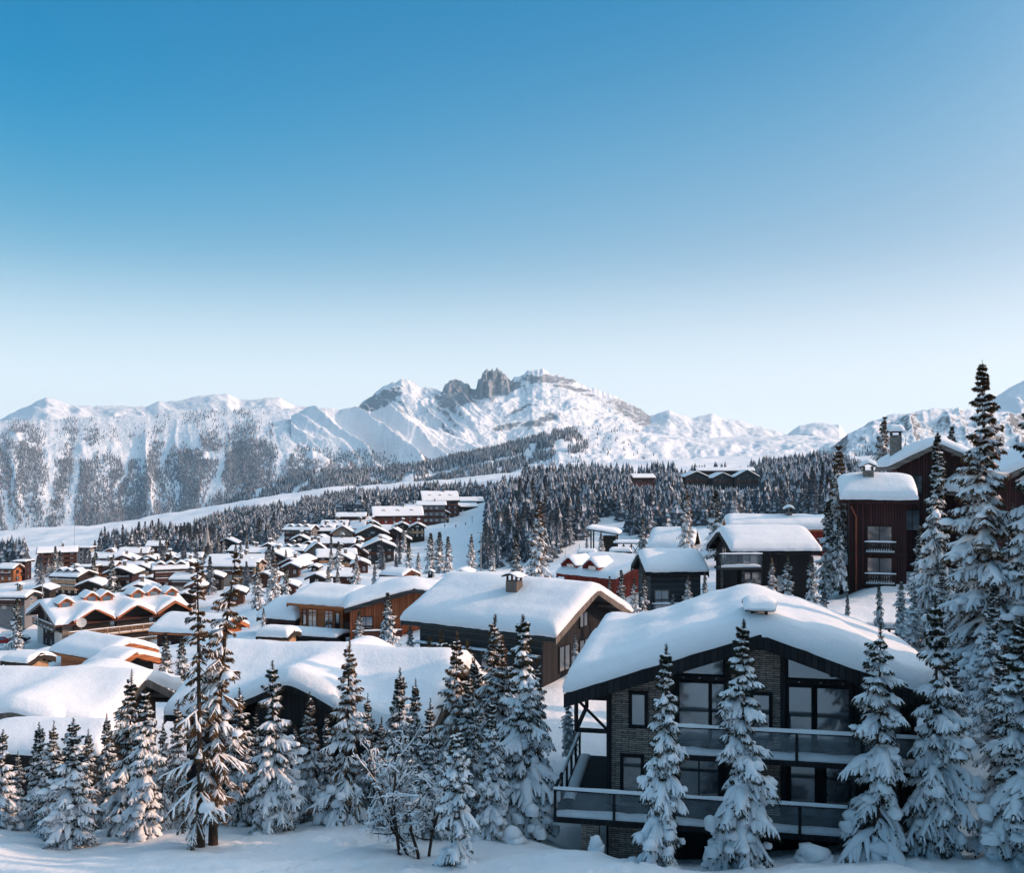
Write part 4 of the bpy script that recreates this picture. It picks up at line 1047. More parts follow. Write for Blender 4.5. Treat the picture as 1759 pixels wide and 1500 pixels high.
        mb = MB(); w2 = wg - 0.45; yy = -s.hf + s.oe - 0.55 if ex < 1.2 else -s.hf - ex + 1.0
        zt = lambda x: zc - (zc - ze) * abs(x) / wg - th - 0.02
        V = [(xc - w2, yy, -1.5), (xc + w2, yy, -1.5), (xc + w2, yy, zt(w2)), (xc, yy, zt(0)), (xc - w2, yy, zt(w2))]
        V += [(a, -s.hf + s.oe + 1.0, c) for a, b, c in V]
        mb.add(V, [(0,1,2,3,4),(1,6,7,2),(0,4,9,5)], 0)
        mb.build('porch_wall', [wallm], s.root)
    # ---- attachments: side F front, R right gable, B back, L left gable; t = metres to the right of the middle seen from outside
    def frame(s, side):
        if side == 'F': return (0, s.yf, 0), (1, 0), 0
        if side == 'R': return (s.xw, 0, 0), (0, 1), math.pi / 2
        if side == 'B': return (0, s.yb, 0), (-1, 0), math.pi
        return (-s.xw, 0, 0), (0, -1), -math.pi / 2
    def place(s, o, side, t, z, out=0.0):
        (ox, oy, _), (dx, dy), rz = s.frame(side)
        nx, ny = dy, -dx
        o.parent = s.root; o.location = (ox + dx * t + nx * out, oy + dy * t + ny * out, z); o.rotation_euler = (0, 0, rz)
        return o
    def window(s, side, t, z, w, h, nx=2, ny=1, frame='dark_wood', glass='glass', fw=0.07, name='window', label=None, sill=False, out=0.0, arch=None):
        k = ('win', round(w, 2), round(h, 2), nx, ny, frame, glass, fw, sill)
        if k not in CACHE:
            mb = MB(); d = 0.09
            mb.box(-w/2-fw, -d, -fw, -w/2, 0.02, h+fw); mb.box(w/2, -d, -fw, w/2+fw, 0.02, h+fw)
            mb.box(-w/2, -d, -fw, w/2, 0.02, 0); mb.box(-w/2, -d, h, w/2, 0.02, h+fw)
            for i in range(1, nx):
                x = -w/2 + w*i/nx; mb.box(x-fw*.4, -d*.8, 0, x+fw*.4, 0.02, h)
            for i in range(1, ny):
                zz = h*i/ny
                for j in range(nx):
                    a = -w/2 + w*j/nx + (fw*.4 if j else 0); b = -w/2 + w*(j+1)/nx - (fw*.4 if j < nx-1 else 0)
                    mb.box(a, -d*.7, zz-fw*.3, b, 0.02, zz+fw*.3)
            fm = mkmesh('window_frame', np.concatenate(mb.V), mb.P, [M[frame]])
            pm = MB(); pm.box(-w/2, -0.035, 0, w/2, 0.01, h)
            CACHE[k] = (fm, mkmesh('pane', np.concatenate(pm.V), pm.P, [M[glass]]))
        fm, pm = CACHE[k]
        o = ob(name, fm); s.place(o, side, t, z, out)
        ob('pane', pm, o)
        if label: o['label'] = label
        return o
    def balcony(s, side, t0, t1, z, depth, style='rail', h=1.0, wood='brown_wood', snow=True, name='balcony', npost=None, ends=True, rows=1):
        w = t1 - t0; mb = MB(); d = depth
        mb.box(-w/2, -d, -0.2, w/2, -0.01, 0)
        n = npost or max(2, int(w / 1.8) + 1)
        for i in range(n):
            x = -w/2 + 0.06 + (w - 0.12) * i / (n - 1); mb.box(x-.05, -d+.01, 0, x+.05, -d+.11, h)
        mb.box(-w/2, -d+.0, h, w/2, -d+.12, h+.09)
        segs = [((-w/2 + .05), 'x')]
        if ends:
            for x in (-w/2, w/2 - .1): mb.box(x, -d+.125, h, x+.1, -.02, h+.09)
        if style == 'rail':
            for zz in np.linspace(0.2, h - 0.2, 3 if rows == 1 else rows):
                mb.box(-w/2+.02, -d+.04, zz, w/2-.02, -d+.08, zz+.07)
                if ends:
                    for x in (-w/2+.03, w/2-.07): mb.box(x, -d+.13, zz, x+.04, -.03, zz+.07)
        elif style == 'baluster':
            nb = int(w / 0.19)
            for i in range(nb):
                x = -w/2 + (i + .5) * w / nb
                for zz, ww in ((0.1, .035), (0.3, .06), (0.5, .03), (0.68, .055)): mb.box(x-ww, -d+.04, zz, x+ww, -d+.075, zz+.19)
        elif style == 'board':
            mb.box(-w/2+.01, -d+.03, 0.06, w/2-.01, -d+.07, h-.06)
            if ends:
                for x in (-w/2+.02, w/2-.06): mb.box(x, -d+.13, 0.06, x+.04, -.03, h-.06)
        o = mb.build(name, [M[wood]]); s.place(o, side, (t0 + t1) / 2, z)
        if style == 'glass':
            gl = MB(); 
            for i in range(n - 1):
                a = -w/2 + 0.06 + (w - .12) * i / (n - 1) + .06; b = -w/2 + 0.06 + (w - .12) * (i + 1) / (n - 1) - .06
                g = MB(); g.box(a, -d+.05, 0.03, b, -d+.065, h-.02); g.build('glass_panel', [M['clear_glass']], o)
        if snow:
            sm = MB()
            for (a, b, y, zz, hw, hh) in ((-w/2, w/2, -d+.06, h+.09, .07, .09), (-w/2+.08, w/2-.08, -d+.35, 0.0, .26, .22)):
                n_ = max(6, int(w / .4)); x = np.linspace(a, b, n_)
                pa = np.stack([x, np.full(n_, y), np.full(n_, zz)], -1)[None]
                la = np.broadcast_to(np.array([0, -1.0, 0]), pa.shape)
                sc = 1 + 0.5 * vnoise(x * 1.7 + t0, x * 0 + z, 3)[None]; sc[:, [0, -1]] *= 0.5
                v, q = strips(pa, la, hw * np.ones_like(sc), hh * sc, 7); sm.add(v, q, 0, True)
            sm.build('snow', [M['snow_roof']], o)
        return o
    def chimney(s, x, y, w, d, top, m='rubble', cap='slab', snow=0.35):
        """top: height over local zero"""
        mb = MB(); zb = s.surf(y) - 0.4
        mb.box(x-w/2, y-d/2, zb, x+w/2, y+d/2, top)
        o = mb.build('chimney', [M[m]], s.roof)
        c = MB()
        for a in (-1, 1):
            for b in (-1, 1): c.box(x+a*(w/2-.09)-.06, y+b*(d/2-.09)-.06, top, x+a*(w/2-.09)+.06, y+b*(d/2-.09)+.06, top+.35)
        for sg in (-1, 1):
            V = [(x, y-d/2-.2, top+.62), (x, y+d/2+.2, top+.62), (x+sg*(w/2+.25), y+d/2+.2, top+.34), (x+sg*(w/2+.25), y-d/2-.2, top+.34)]
            V += [(p, q, r-.07) for p, q, r in V]
            c.add(V, [(0,1,2,3),(4,7,6,5),(0,3,7,4),(2,1,5,6),(3,2,6,7)] if sg > 0 else [(0,3,2,1),(4,5,6,7),(0,4,7,3),(2,6,5,1),(3,7,6,2)], 0)
        cp = c.build('chimney_cap', [M['dark_wood']], o)
        if snow:
            hx = w/2 + .28; hy = d/2 + .22
            snow_grid(np.linspace(x-hx, x+hx, 11), np.linspace(y-hy, y+hy, 9), lambda X, Y: top + .64 - (np.sqrt((X-x)**2 + .01)) * .28 / (w/2+.25),
                      lambda X, Y: np.minimum(hx - abs(X-x), hy - abs(Y-y)), snow, .3, 0.0, 'snow', cp, amp=.03)
        return o
    def dormer(s, x, y, w, h, depth, wallm, snow=0.35, fas=None, rise=None):
        """small gable standing on the front slope, face at local y"""
        z0 = s.surf(y); rise = rise or w * 0.28; zt = z0 + h + rise; ze = z0 + h
        mb = MB(); hw = w / 2 - 0.2
        yb = y + depth
        V = [(x-hw, y+.35, z0-.5), (x+hw, y+.35, z0-.5), (x+hw, y+.35, ze), (x, y+.35, zt-.1), (x-hw, y+.35, ze)]
        V += [(a, yb, c) for a, b, c in V]
        mb.add(V, [(0,1,2,3,4),(1,6,7,2),(0,4,9,5)], 0)
        for sg in (-1, 1):
            V = [(x, y, zt), (x, yb, zt), (x+sg*w/2, yb, ze-.12), (x+sg*w/2, y, ze-.12)]
            V += [(a, b, c-.2) for a, b, c in V]
            mb.add(V, [(0,1,2,3),(4,7,6,5),(0,3,7,4),(2,1,5,6),(3,2,6,7)] if sg > 0 else [(0,3,2,1),(4,5,6,7),(0,4,7,3),(2,6,5,1),(3,7,6,2)], 1)
        o = mb.build('dormer', [wallm, fas or wallm], s.roof)
        p = MB(); p.box(x-hw*.62, y+.30, z0+h*.15, x+hw*.62, y+.36, z0+h*.98); p.build('pane', [M['glass']], o)
        hx = w/2+.05
        snow_grid(np.linspace(x-hx, x+hx, 13), np.linspace(y-.03, yb, 9), lambda X, Y: zt - (zt-ze+.12) * (np.sqrt((X-x)**2+.06)-.1) / (w/2),
                  lambda X, Y: np.minimum(hx-abs(X-x), Y-y+.03), snow, .4, 0.0, 'snow', o, amp=.04, seed=x)
        return o

def corner_house(name, label, pxl, yl, Yl, ang_deg, **k):
    p = P(pxl, yl, Yl)
    return House(name, label, p, R(ang_deg), ze=p.z, **k)
def zat(py, Y): return -(py - HY) / F * Y
# ------------------------------------------------------------------ the nearer chalets
# A: stone chalet, gable to the viewer
A = House('stone_chalet', 'large stone and black timber chalet with glass balconies under a thick snow roof', (16.45, 34.66, 0), R(79), 9.5, 7.0, 7.6, -8.8, -6.35, -16.0,
          'slate', 'black_wood', og=1.5, oe=1.6, st=1.05, zeb=-9.0, res=0.3, snow_r=0.8, th=0.34, snow_amp=0.07)
def panel(h, side_x, t0, t1, z0, mt, out, name='timber_panel', top=None):
    """board panel on the near gable of a house whose gable is side L; top follows the roof"""
    mb = MB(); x1 = -h.xw; x0 = x1 - out
    zt = [ (h.under(-t) - 0.05 if top is None else min(top, h.under(-t) - 0.05)) for t in (t0, t1)]
    pts = [(t0, z0), (t1, z0), (t1, zt[1])]
    if t0 < 0 < t1 and top is None: pts.append((0, h.under(0) - 0.05))
    pts.append((t0, zt[0]))
    n = len(pts); V = [(x0, -t, z) for t, z in pts] + [(x1 + .01, -t, z) for t, z in pts]
    fs = [tuple(range(n))] + [(i, i + n, (i + 1) % n + n, (i + 1) % n) for i in range(n)]
    mb.add(V, fs)
    return mb.build(name, [M[mt]], h.root)
panel(A, 'L', -3.35, -1.2, 2.0, 'black_wood', 0.05)
panel(A, 'L', 1.05, 5.9, 2.0, 'black_wood', 0.05)
panel(A, 'L', -4.6, 5.9, -1.4, 'black_wood', 0.05, top=1.98)
for t in (-5.95, -3.4, -1.15, 1.0, 3.85, 5.9):
    mb = MB(); mb.box(-A.xw - .14, -t - .1, -1.4, -A.xw - .052, -t + .1, A.under(-t) - .06); mb.build('post', [M['black_wood']], A.root)
for t0, t1, z in ((-3.28, -1.27, 7.52), (1.12, 3.73, 7.52), (-3.28, -1.27, 4.62), (1.12, 5.78, 4.62)):
    mb = MB(); mb.box(-A.xw - .16, -t1, z, -A.xw - .052, -t0, z + .2); mb.build('beam', [M['black_wood']], A.root)
    for k in range(3):
        tb = t0 + (t1 - t0) * (0.18 + .32 * k)
        mb = MB(); mb.tube([(-A.xw - .16, -tb, z + .1), (-A.xw - .19, -tb, z + .1)], [.035, .03], 8); mb.build('bolt', [M['grey_metal']], A.root)
A.window('L', -2.5, 4.95, 1.15, 2.45, 1, 1, 'black_wood', 'glass_pale', out=.06, label='tall balcony door with reflected sky tinted into the glass')
A.window('L', -1.55, 4.95, 0.45, 2.45, 1, 1, 'black_wood', 'glass', out=.06)
A.window('L', 1.65, 4.95, 0.85, 2.45, 1, 1, 'black_wood', 'glass_pale', out=.06)
A.window('L', 2.9, 4.95, 1.2, 2.45, 1, 1, 'black_wood', 'glass_pale', out=.06, label='tall balcony door with reflected sky tinted into the glass')
A.window('L', 4.8, 4.95, 1.2, 2.2, 1, 1, 'black_wood', 'glass', out=.06)
A.window('L', -4.75, 5.55, 0.5, 1.25, 1, 1, 'black_wood', 'glass', fw=.14)
A.window('L', 0.15, 5.3, 0.6, 1.7, 1, 1, 'black_wood', 'glass', fw=.14)
A.window('L', -5.0, 2.5, 0.7, 1.7, 1, 1, 'black_wood', 'glass', fw=.14)
A.window('L', -2.3, 2.35, 1.5, 2.1, 2, 1, 'black_wood', 'glass', out=.06)
A.window('L', 1.75, 2.35, 0.9, 2.1, 1, 1, 'black_wood', 'glass_pale', out=.06)
A.window('L', 3.2, 2.35, 1.1, 2.1, 1, 1, 'black_wood', 'glass', out=.06)
A.window('L', 4.8, 2.35, 1.1, 2.1, 1, 1, 'black_wood', 'glass', out=.06)
for t0, t1 in ((-3.2, -1.35), (1.2, 3.7)):        # slanted lights under the roof
    mb = MB(); x1 = -A.xw - .05; x0 = x1 - .05; zs = [A.under(-t) - .28 for t in (t0, t1)]
    V = [(x0, -t0, 7.78), (x0, -t1, 7.78), (x0, -t1, zs[1]), (x0, -t0, zs[0])]; V += [(x1, b, c) for a, b, c in V]
    mb.add(V, [(0,1,2,3),(0,4,5,1),(1,5,6,2),(2,6,7,3),(3,7,4,0)]); mb.build('slanted_window', [M['glass_pale']], A.root)
A.balcony('L', -3.45, 6.2, 4.85, 1.5, 'glass', 1.05, 'black_wood', npost=5)
A.balcony('L', -8.0, 6.2, 2.2, 1.9, 'glass', 1.05, 'black_wood', npost=7)
A.balcony('B', -3.2, 3.2, 2.2, 2.0, 'glass', 1.05, 'black_wood', npost=5, ends=False)
mb = MB()
for a, b, w_ in (((-3.4, 7.3, 5.2), (-3.4, 7.3, 7.0), .16), ((-3.4, 7.3, 5.25), (-3.4, 6.05, 5.25), .16), ((-3.4, 7.3, 6.6), (-3.4, 6.05, 6.6), .14), ((-3.4, 7.3, 6.55), (-3.4, 6.05, 5.35), .10),
                ((.5, 7.3, 5.2), (.5, 7.3, 7.0), .16), ((-3.32, 7.3, 5.25), (.42, 7.3, 5.25), .14)):
    mb.beam(a, b, w_, w_)
mb.build('eave_bracket', [M['black_wood']], A.root)
A.chimney(-3.8, 0.0, 1.35, 0.7, 10.3, 'dark_metal', snow=0.16)
mb = MB(); mb.box(-A.xw - 1.8, 6.2, -1.4, -A.xw - 1.3, 6.9, 1.98); mb.box(-A.xw - .9, 4.2, -1.4, -A.xw - .06, 5.9, 1.98); mb.build('stone_pier', [M['slate']], A.root)

# lower rear part of the same chalet
_p = Vector((16.45, 34.66, 0)) + Vector((.191, .982, 0)) * 8.6 + Vector((-.982, .191, 0)) * 6.0
A2 = House('rear_wing', 'rear', _p, R(79), 7.2, 4.3, 4.3, -9.05, -8.7, -16.0, 'black_wood', 'black_wood', og=.5, oe=1.2, st=1.0, res=0.3, snow_r=0.7, th=0.34, snow_amp=0.07, purlins=False)
off = (A2.root.location - A.root.location); off.rotate(__import__('mathutils').Euler((0, 0, -R(79))))
for ch in list(A2.root.children):
    ch.parent = A.root; ch.location = off
    ch.name = 'rear_' + ch.name.split('.')[0]
bpy.data.objects.remove(A2.root)

# D: grey chalet with the wide roof
D = House('grey_chalet', 'grey boarded chalet with a wide smooth snow roof and one capped chimney', (-8.2, 69.1, 0), R(-33), 13.2, 6, 6, -11.15, -8.5, -15.0,
          'charcoal_wood', 'charcoal_wood', og=1.3, oe=0.55, st=0.75, res=0.35, fascia='fascia_grey', gable='black_wood', snow_r=1.0, snow_amp=0.06)  # gable boards black, darkened to carry the deep shade under the overhang
D.chimney(0.9, -2.2, 0.95, 0.8, 7.0, 'fascia_grey', snow=0.06)
for t in (-4.2, -1.6, 1.0, 3.6): D.window('F', t, 0.6, 1.5, 1.2, 2, 1, 'charcoal_wood', 'glass')
for t in (-2.5, 0.4): D.window('R', t, 1.0, 1.5, 1.7, 2, 1, 'black_wood', 'glass')
D.window('R', 0.3, 3.7, 1.2, 1.0, 2, 1, 'black_wood', 'glass')
mb = MB(); mb.box(-5.4, D.yf - .5, 2.35, 5.2, D.yf - .01, 2.43); sl_ = mb.build('canopy', [M['charcoal_wood']], D.root)
x = np.linspace(-5.4, 5.2, 26); pa = np.stack([x, np.full(26, D.yf - .27), np.full(26, 2.43)], -1)[None]; v, q = strips(pa, np.broadcast_to(np.array([0, -1., 0]), pa.shape), .24 + 0 * x[None], .14 * (1 + .5 * vnoise(x, x * 0, 4))[None], 7)
mb = MB(); mb.add(v, q, 0, True); mb.build('snow', [M['snow_roof']], sl_)

# B: middle chalet with dark gabled entrance
B_ = House('snowy_chalet', 'chalet under a deep rounded snow roof with a black gabled entrance, behind the front trees', (-18.2, 48.9, 0), R(-15), 14.7, 5, 4.8, -12.9, -10.25, -16.4,
           'black_wood', 'black_wood', og=0.8, oe=0.7, st=0.85, res=0.3, fascia='fascia_grey', snow_r=1.0, snow_amp=0.06,
           crosses=((0.1, 2.6, 5.95, 0.6, 4.75, M['black_wood'], M['black_wood'], 4.6),))
B_.window('R', -1.5, 0.8, 1.4, 1.6, 2, 1, 'brown_wood', 'glass'); B_.window('R', 1.4, 0.8, 1.4, 1.6, 2, 1, 'brown_wood', 'glass')
B_.window('F', 4.0, 0.7, 1.6, 1.3, 2, 1, 'brown_wood', 'glass')
# C: brown chalet at far left
C_ = House('brown_chalet', 'low brown chalet at far left with heavy barge boards and a dark gabled dormer', (-34.9, 48.0, 0), R(-5), 14.0, 5.2, 4.6, -13.75, -11.6, -17.0,
           'brown_board', 'fascia_grey', og=1.2, oe=0.8, st=0.75, res=0.3, fascia='fascia_grey', snow_r=0.9, snow_amp=0.06,
           crosses=((2.9, 2.5, 5.1, 0.5, 4.25, M['dark_wood'], M['fascia_grey'], 4.6),))
C_.window('R', -1.9, 0.5, 1.3, 1.8, 2, 1, 'brown_wood', 'glass_pale', label='pale glazed window'); C_.window('R', 1.2, 0.5, 1.3, 1.8, 2, 1, 'dark_wood', 'glass')
C2 = House('side_wing', 'low snow covered wing in front of the far left brown chalet', P(-60, 1293, 42.5), R(-3), 6.2, 1.8, 2.4, -12.95, -12.35, -16.0,
           'black_wood', 'black_wood', og=.4, oe=.5, st=.6, cat='annexe', snow_amp=.1)
C2.window('F', 1.0, .9, 1.4, 1.1, 2, 1, 'dark_wood', 'glass')

# E: orange chalet
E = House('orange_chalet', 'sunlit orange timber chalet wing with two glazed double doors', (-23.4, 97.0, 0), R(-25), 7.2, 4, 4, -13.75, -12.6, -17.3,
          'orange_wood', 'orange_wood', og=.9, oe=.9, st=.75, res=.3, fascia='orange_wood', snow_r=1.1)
for t in (-1.05, 1.0): E.window('F', t, 1.15, 1.0, 1.75, 2, 3, 'orange_wood', 'glass_pale', name='glazed_door')
for t in (-2.05, 2.1): E.window('F', t, 1.3, 0.45, 1.5, 1, 1, 'brown_wood', 'glass')
E.window('R', -1.2, 1.3, 1.2, 1.4, 2, 2, 'orange_wood', 'glass_pale'); E.window('R', 1.3, 1.3, 1.2, 1.4, 2, 2, 'orange_wood', 'glass')
E.balcony('R', -3.0, 3.0, 1.0, 1.3, 'board', .9, 'brown_wood')
E2 = House('orange_chalet', 'red orange board chalet with long low gable between orange wing and grey chalet', (-6.0, 90.6, 0), R(100), 9, 3.5, 6.6, -12.1, -11.35, -17.2,
           'orange_board', 'charcoal_wood', og=.9, oe=.5, st=.45, zeb=-13.15, fascia='charcoal_wood', snow_r=.8)
E2.window('L', 0.6, 3.0, .8, 1.0, 2, 2, 'charcoal_wood', 'glass'); E2.window('L', -4.6, 1.4, 1.2, 1.7, 2, 2, 'brown_wood', 'glass')
E2.window('L', -2.4, 0.6, 1.2, 1.7, 2, 1, 'brown_wood', 'glass')
E2.balcony('L', -5.9, -1.2, 1.0, 1.3, 'board', .9, 'brown_wood')
mb = MB()
for i in range(9): mb.box(-1.4, i * .28, -i * .19 - .06, 0, i * .28 + .3, -i * .19)
for x_ in (-1.42, 0.0): mb.beam((x_, -.1, .75), (x_, 2.6, -.95), .08, .1); mb.beam((x_, -.1, .35), (x_, 2.6, -1.3), .05, .08)
st_ = mb.build('outside_stairs', [M['dark_wood']]); E2.place(st_, 'L', -0.3, 1.0, 0); st_.rotation_euler = (0, 0, R(0))
EL = House('orange_chalet', 'low dark red wing at the left of the orange chalet with a bulging snow roof', P(442, 1062, 99), R(-25), 5.0, 3.4, 3, -15.6, -14.3, -17.8,
           'maroon_wood', 'maroon_wood', og=.5, oe=.5, st=.9, res=.3, cat='annexe', snow_r=1.3)
EL.window('F', .3, .7, 1.4, .9, 2, 1, 'brown_wood', 'glass')
EP = House('porch', 'snow topped entrance canopy in front of the orange chalet', P(482, 1090, 92), R(-22), 6.4, 1.1, 1.6, -16.05, -15.75, -18.0,
           'black_wood', 'black_wood', og=.3, oe=.5, st=.38, res=.3, cat='porch', snow_r=.5, purlins=False)
SH = House('wood_shed', 'small plank shed wearing a thick snow hat beside the orange chalet', P(441, 1092, 84), R(-14), 3.0, 1.3, 1.3, -14.9, -14.45, -16.6,
           'tan_wood', 'dark_wood', og=.3, oe=.3, st=.6, res=.2, cat='shed', snow_r=.8, purlins=False)
# F: orange brown chalet left
F_ = House('orange_chalet', 'orange brown chalet with stepped gables in front of the big hotel', (-39.8, 80.2, 0), R(-33.5), 7.3, 2.7, 2.8, -15.55, -14.4, -18.8,
           'orange_wood', 'orange_wood', og=.7, oe=.6, st=.5, res=.3, fascia='orange_wood', snow_r=.8)
F_.window('F', -.5, 1.0, 1.6, .9, 2, 1, 'brown_wood', 'glass'); F_.window('R', 0, 1.2, 1.4, 1.5, 2, 1, 'orange_wood', 'glass')
F2 = House('entrance_gable', 'lower front gable of the orange brown chalet with a pale door', (-34.0, 73.7, 0), R(-33.5), 3.2, 2.6, 2.7, -15.5, -14.45, -18.6,
           'black_wood', 'orange_wood', og=.9, oe=.5, st=.42, res=.25, fascia='orange_wood', cat='annexe', snow_r=.7)
F2.window('R', -.2, .4, 1.5, 1.9, 1, 1, 'brown_wood', 'glass_pale', name='door', label='pale glazed door')
F3 = House('side_wing', 'flat snow covered wing left of the orange brown chalet', P(22, 1142, 84), R(-33), 6, 3, 2.6, -17.6, -16.7, -19.5,
           'brown_wood', 'brown_wood', og=.4, oe=.4, st=.6, res=.3, cat='annexe', snow_r=.9)
F4 = House('wood_shed', 'small plank hut with a snowy roof at the left edge, under the big hotel', P(2, 1132, 71), R(-20), 2.6, 1.3, 1.3, -14.5, -13.95, -16.6,
           'tan_wood', 'dark_wood', og=.3, oe=.3, st=.3, res=.2, cat='shed', snow_r=.5)
# G: big hotel
G_ = House('hotel', 'long wooden hotel with two rows of gabled dormers and balconies under snow', P(95, 1072, 145), R(42), 22, 8, 8, -24.1, -21.3, -28.6,
           'grey_wood', 'brown_wood', og=1.4, oe=1.3, st=.7, res=.45, cat='hotel', gable='dark_wood', snow_r=1.2, fascia='grey_wood',
           crosses=((-5.4, 3.1, 7.0, 1.1, 5.1, M['dark_wood'], M['orange_wood'], 4.5), (1.2, 3.1, 7.0, 1.1, 5.1, M['dark_wood'], M['orange_wood'], 4.5), (7.6, 2.9, 6.8, 1.0, 5.1, M['dark_wood'], M['orange_wood'], 4.5)))
for x_, y_ in ((-8.3, -4.4), (-4.0, -3.2), (-1.6, -3.4), (3.4, -3.4), (6.3, -3.2), (9.0, -4.0)): G_.dormer(x_, y_, 2.4, 1.75, 3.2, M['orange_wood'], .28, rise=.8)
for i, t in enumerate((-7.2, -4.4, -1.6, 1.2, 4.0, 6.8)):
    G_.window('F', t, .5, 1.4, 1.7, 2, 1, 'brown_wood', 'glass'); G_.window('F', t, 2.7, 1.4, 1.5, 2, 1, 'brown_wood', 'glass')
G_.balcony('F', -9.0, 8.6, 2.3, 1.2, 'rail', .9, 'tan_wood', ends=False)
G_.balcony('F', -9.0, 8.6, 0.1, 1.2, 'rail', .9, 'tan_wood', ends=False)
G_.balcony('L', -5.6, 5.6, 3.4, 1.1, 'rail', .9, 'grey_wood')
for a, b in ((-6.5, -3.4), (2.8, 6.6)):
    mb = MB(); mb.box(a, -.06, -1.4, b, -.005, 3.0); G_.place(mb.build('white_wall', [M['render_white']]), 'L', 0, 0, .0)
for t in (-1.8, 1.0):
    for z_ in (.3, 2.0): G_.window('L', t, z_, 1.3, 1.1, 1, 1, 'brown_wood', 'glass')
G_.window('L', -2.0, 3.5, 1.4, 1.6, 2, 1, 'brown_wood', 'glass'); G_.window('L', 1.6, 3.5, 1.4, 1.6, 2, 1, 'brown_wood', 'glass')
G2_ = House('brown_chalet', 'reddish brown house with plain snow roof and orange gable right of the big hotel', P(256, 1084, 114), R(-14), 9.2, 3.8, 3.8, -19.7, -18.1, -22.6,
            'maroon_wood', 'orange_wood', og=.7, oe=.6, st=.6, res=.4, gable='orange_wood', fascia='orange_wood')
for t in (-2.5, 0, 2.5): G2_.window('F', t, .8, 1.2, 1.0, 2, 1, 'brown_wood', 'glass')
# H: red chalet
H_ = House('red_chalet', 'bright red chalet with two small red gabled dormers', P(957, 983, 93), R(-45), 7.4, 5.2, 5.2, -10.25, -8.75, -14.6,
           'red_wood', 'red_wood', og=.5, oe=.5, st=.6, res=.3, fascia='red_wood')
for x_ in (-2.3, 0.5): H_.dormer(x_, -5.1, 1.9, 1.05, 2.6, M['red_wood'], .3, rise=.75)
H_.window('R', -1.4, 1.0, 1.2, 1.4, 2, 2, 'maroon_wood', 'glass'); H_.window('R', 1.6, 1.0, 1.2, 1.4, 2, 2, 'maroon_wood', 'glass')
H_.window('F', -.9, 1.2, 1.0, 1.2, 2, 1, 'maroon_wood', 'glass'); H_.window('F', 1.5, 1.2, 1.0, 1.2, 2, 1, 'maroon_wood', 'glass')
H_.window('R', 0.0, 3.2, 1.0, 1.0, 2, 2, 'maroon_wood', 'glass')
# I, J: dark chalets
I_ = House('dark_chalet', 'dark chalet with a half sunlit snow roof, beside the red chalet', P(1110, 984, 78), R(5), 5.3, 2.8, 2.8, -8.55, -7.1, -13.4,
           'charcoal_wood', 'black_wood', og=.5, oe=.5, st=.6, res=.25)
I_.balcony('F', -2.3, 1.0, 1.3, 1.2, 'glass', 1.0, 'charcoal_wood')
I_.window('F', -1.2, 1.4, 1.1, 1.9, 2, 1, 'grey_wood', 'glass'); I_.window('F', 1.0, 1.4, 1.0, 1.5, 2, 1, 'black_wood', 'glass'); I_.window('L', 0, 3.0, 1.0, 1.2, 2, 1, 'grey_wood', 'glass')
J_ = House('dark_chalet', 'black timber chalet with corner glass balcony and shaded snow roof, near the brown tower house', P(1257, 948, 75), R(5), 7.4, 3.3, 3.3, -6.55, -4.95, -12.4,
           'black_wood', 'black_wood', og=.6, oe=.5, st=.65, res=.25, snow_r=1.3)
J_.balcony('F', -5.0, -1.5, 4.75, 1.5, 'glass', 1.0, 'charcoal_wood'); J_.balcony('F', -3.0, -.4, 2.1, 1.3, 'glass', .95, 'charcoal_wood')
J_.window('F', -2.0, 4.8, 1.1, .95, 1, 1, 'grey_wood', 'glass_pale'); J_.window('F', -1.9, 2.2, 1.6, 2.0, 2, 1, 'charcoal_wood', 'glass'); J_.window('F', .8, 2.6, 1.2, 1.3, 2, 1, 'black_wood', 'glass')
J_.window('L', -.4, 5.0, 1.2, 1.4, 2, 1, 'charcoal_wood', 'glass')
mb = MB(); mb.beam((-4.8, J_.yf - 1.4, -1.4), (-4.8, J_.yf - 1.4, 4.54), .18, .18); mb.beam((-3.05, J_.yf - 1.42, -1.4), (-3.05, J_.yf - 1.42, 4.54), .18, .18); mb.build('post', [M['charcoal_wood']], J_.root)
K_ = House('long_house', 'long low red house with flat snow roof and small chimney behind the black chalet', P(1250, 905, 106), R(-8), 12, 3.6, 3.6, -6.6, -5.55, -11.0,
           'red_wood', 'orange_wood', og=.6, oe=.6, st=.7, res=.35, cat='house')
K_.chimney(1.2, -.6, .6, .6, 6.3, 'rubble', snow=.3)
for t in (-3, 0, 3): K_.window('F', t, 2.0, 1.2, 1.2, 2, 1, 'brown_wood', 'glass')
N_ = House('snow_roofed_house', 'house with a steep plain snow roof behind the sunlit tall spruce', P(1112, 942, 116), R(-18), 5.6, 4, 4, -9.8, -7.5, -13.6, 'dark_wood', 'dark_wood', og=.4, oe=.4, st=.6, res=.35, cat='house')
N_.window('F', 0, 1.2, 1.4, 1.3, 2, 1, 'brown_wood', 'glass')

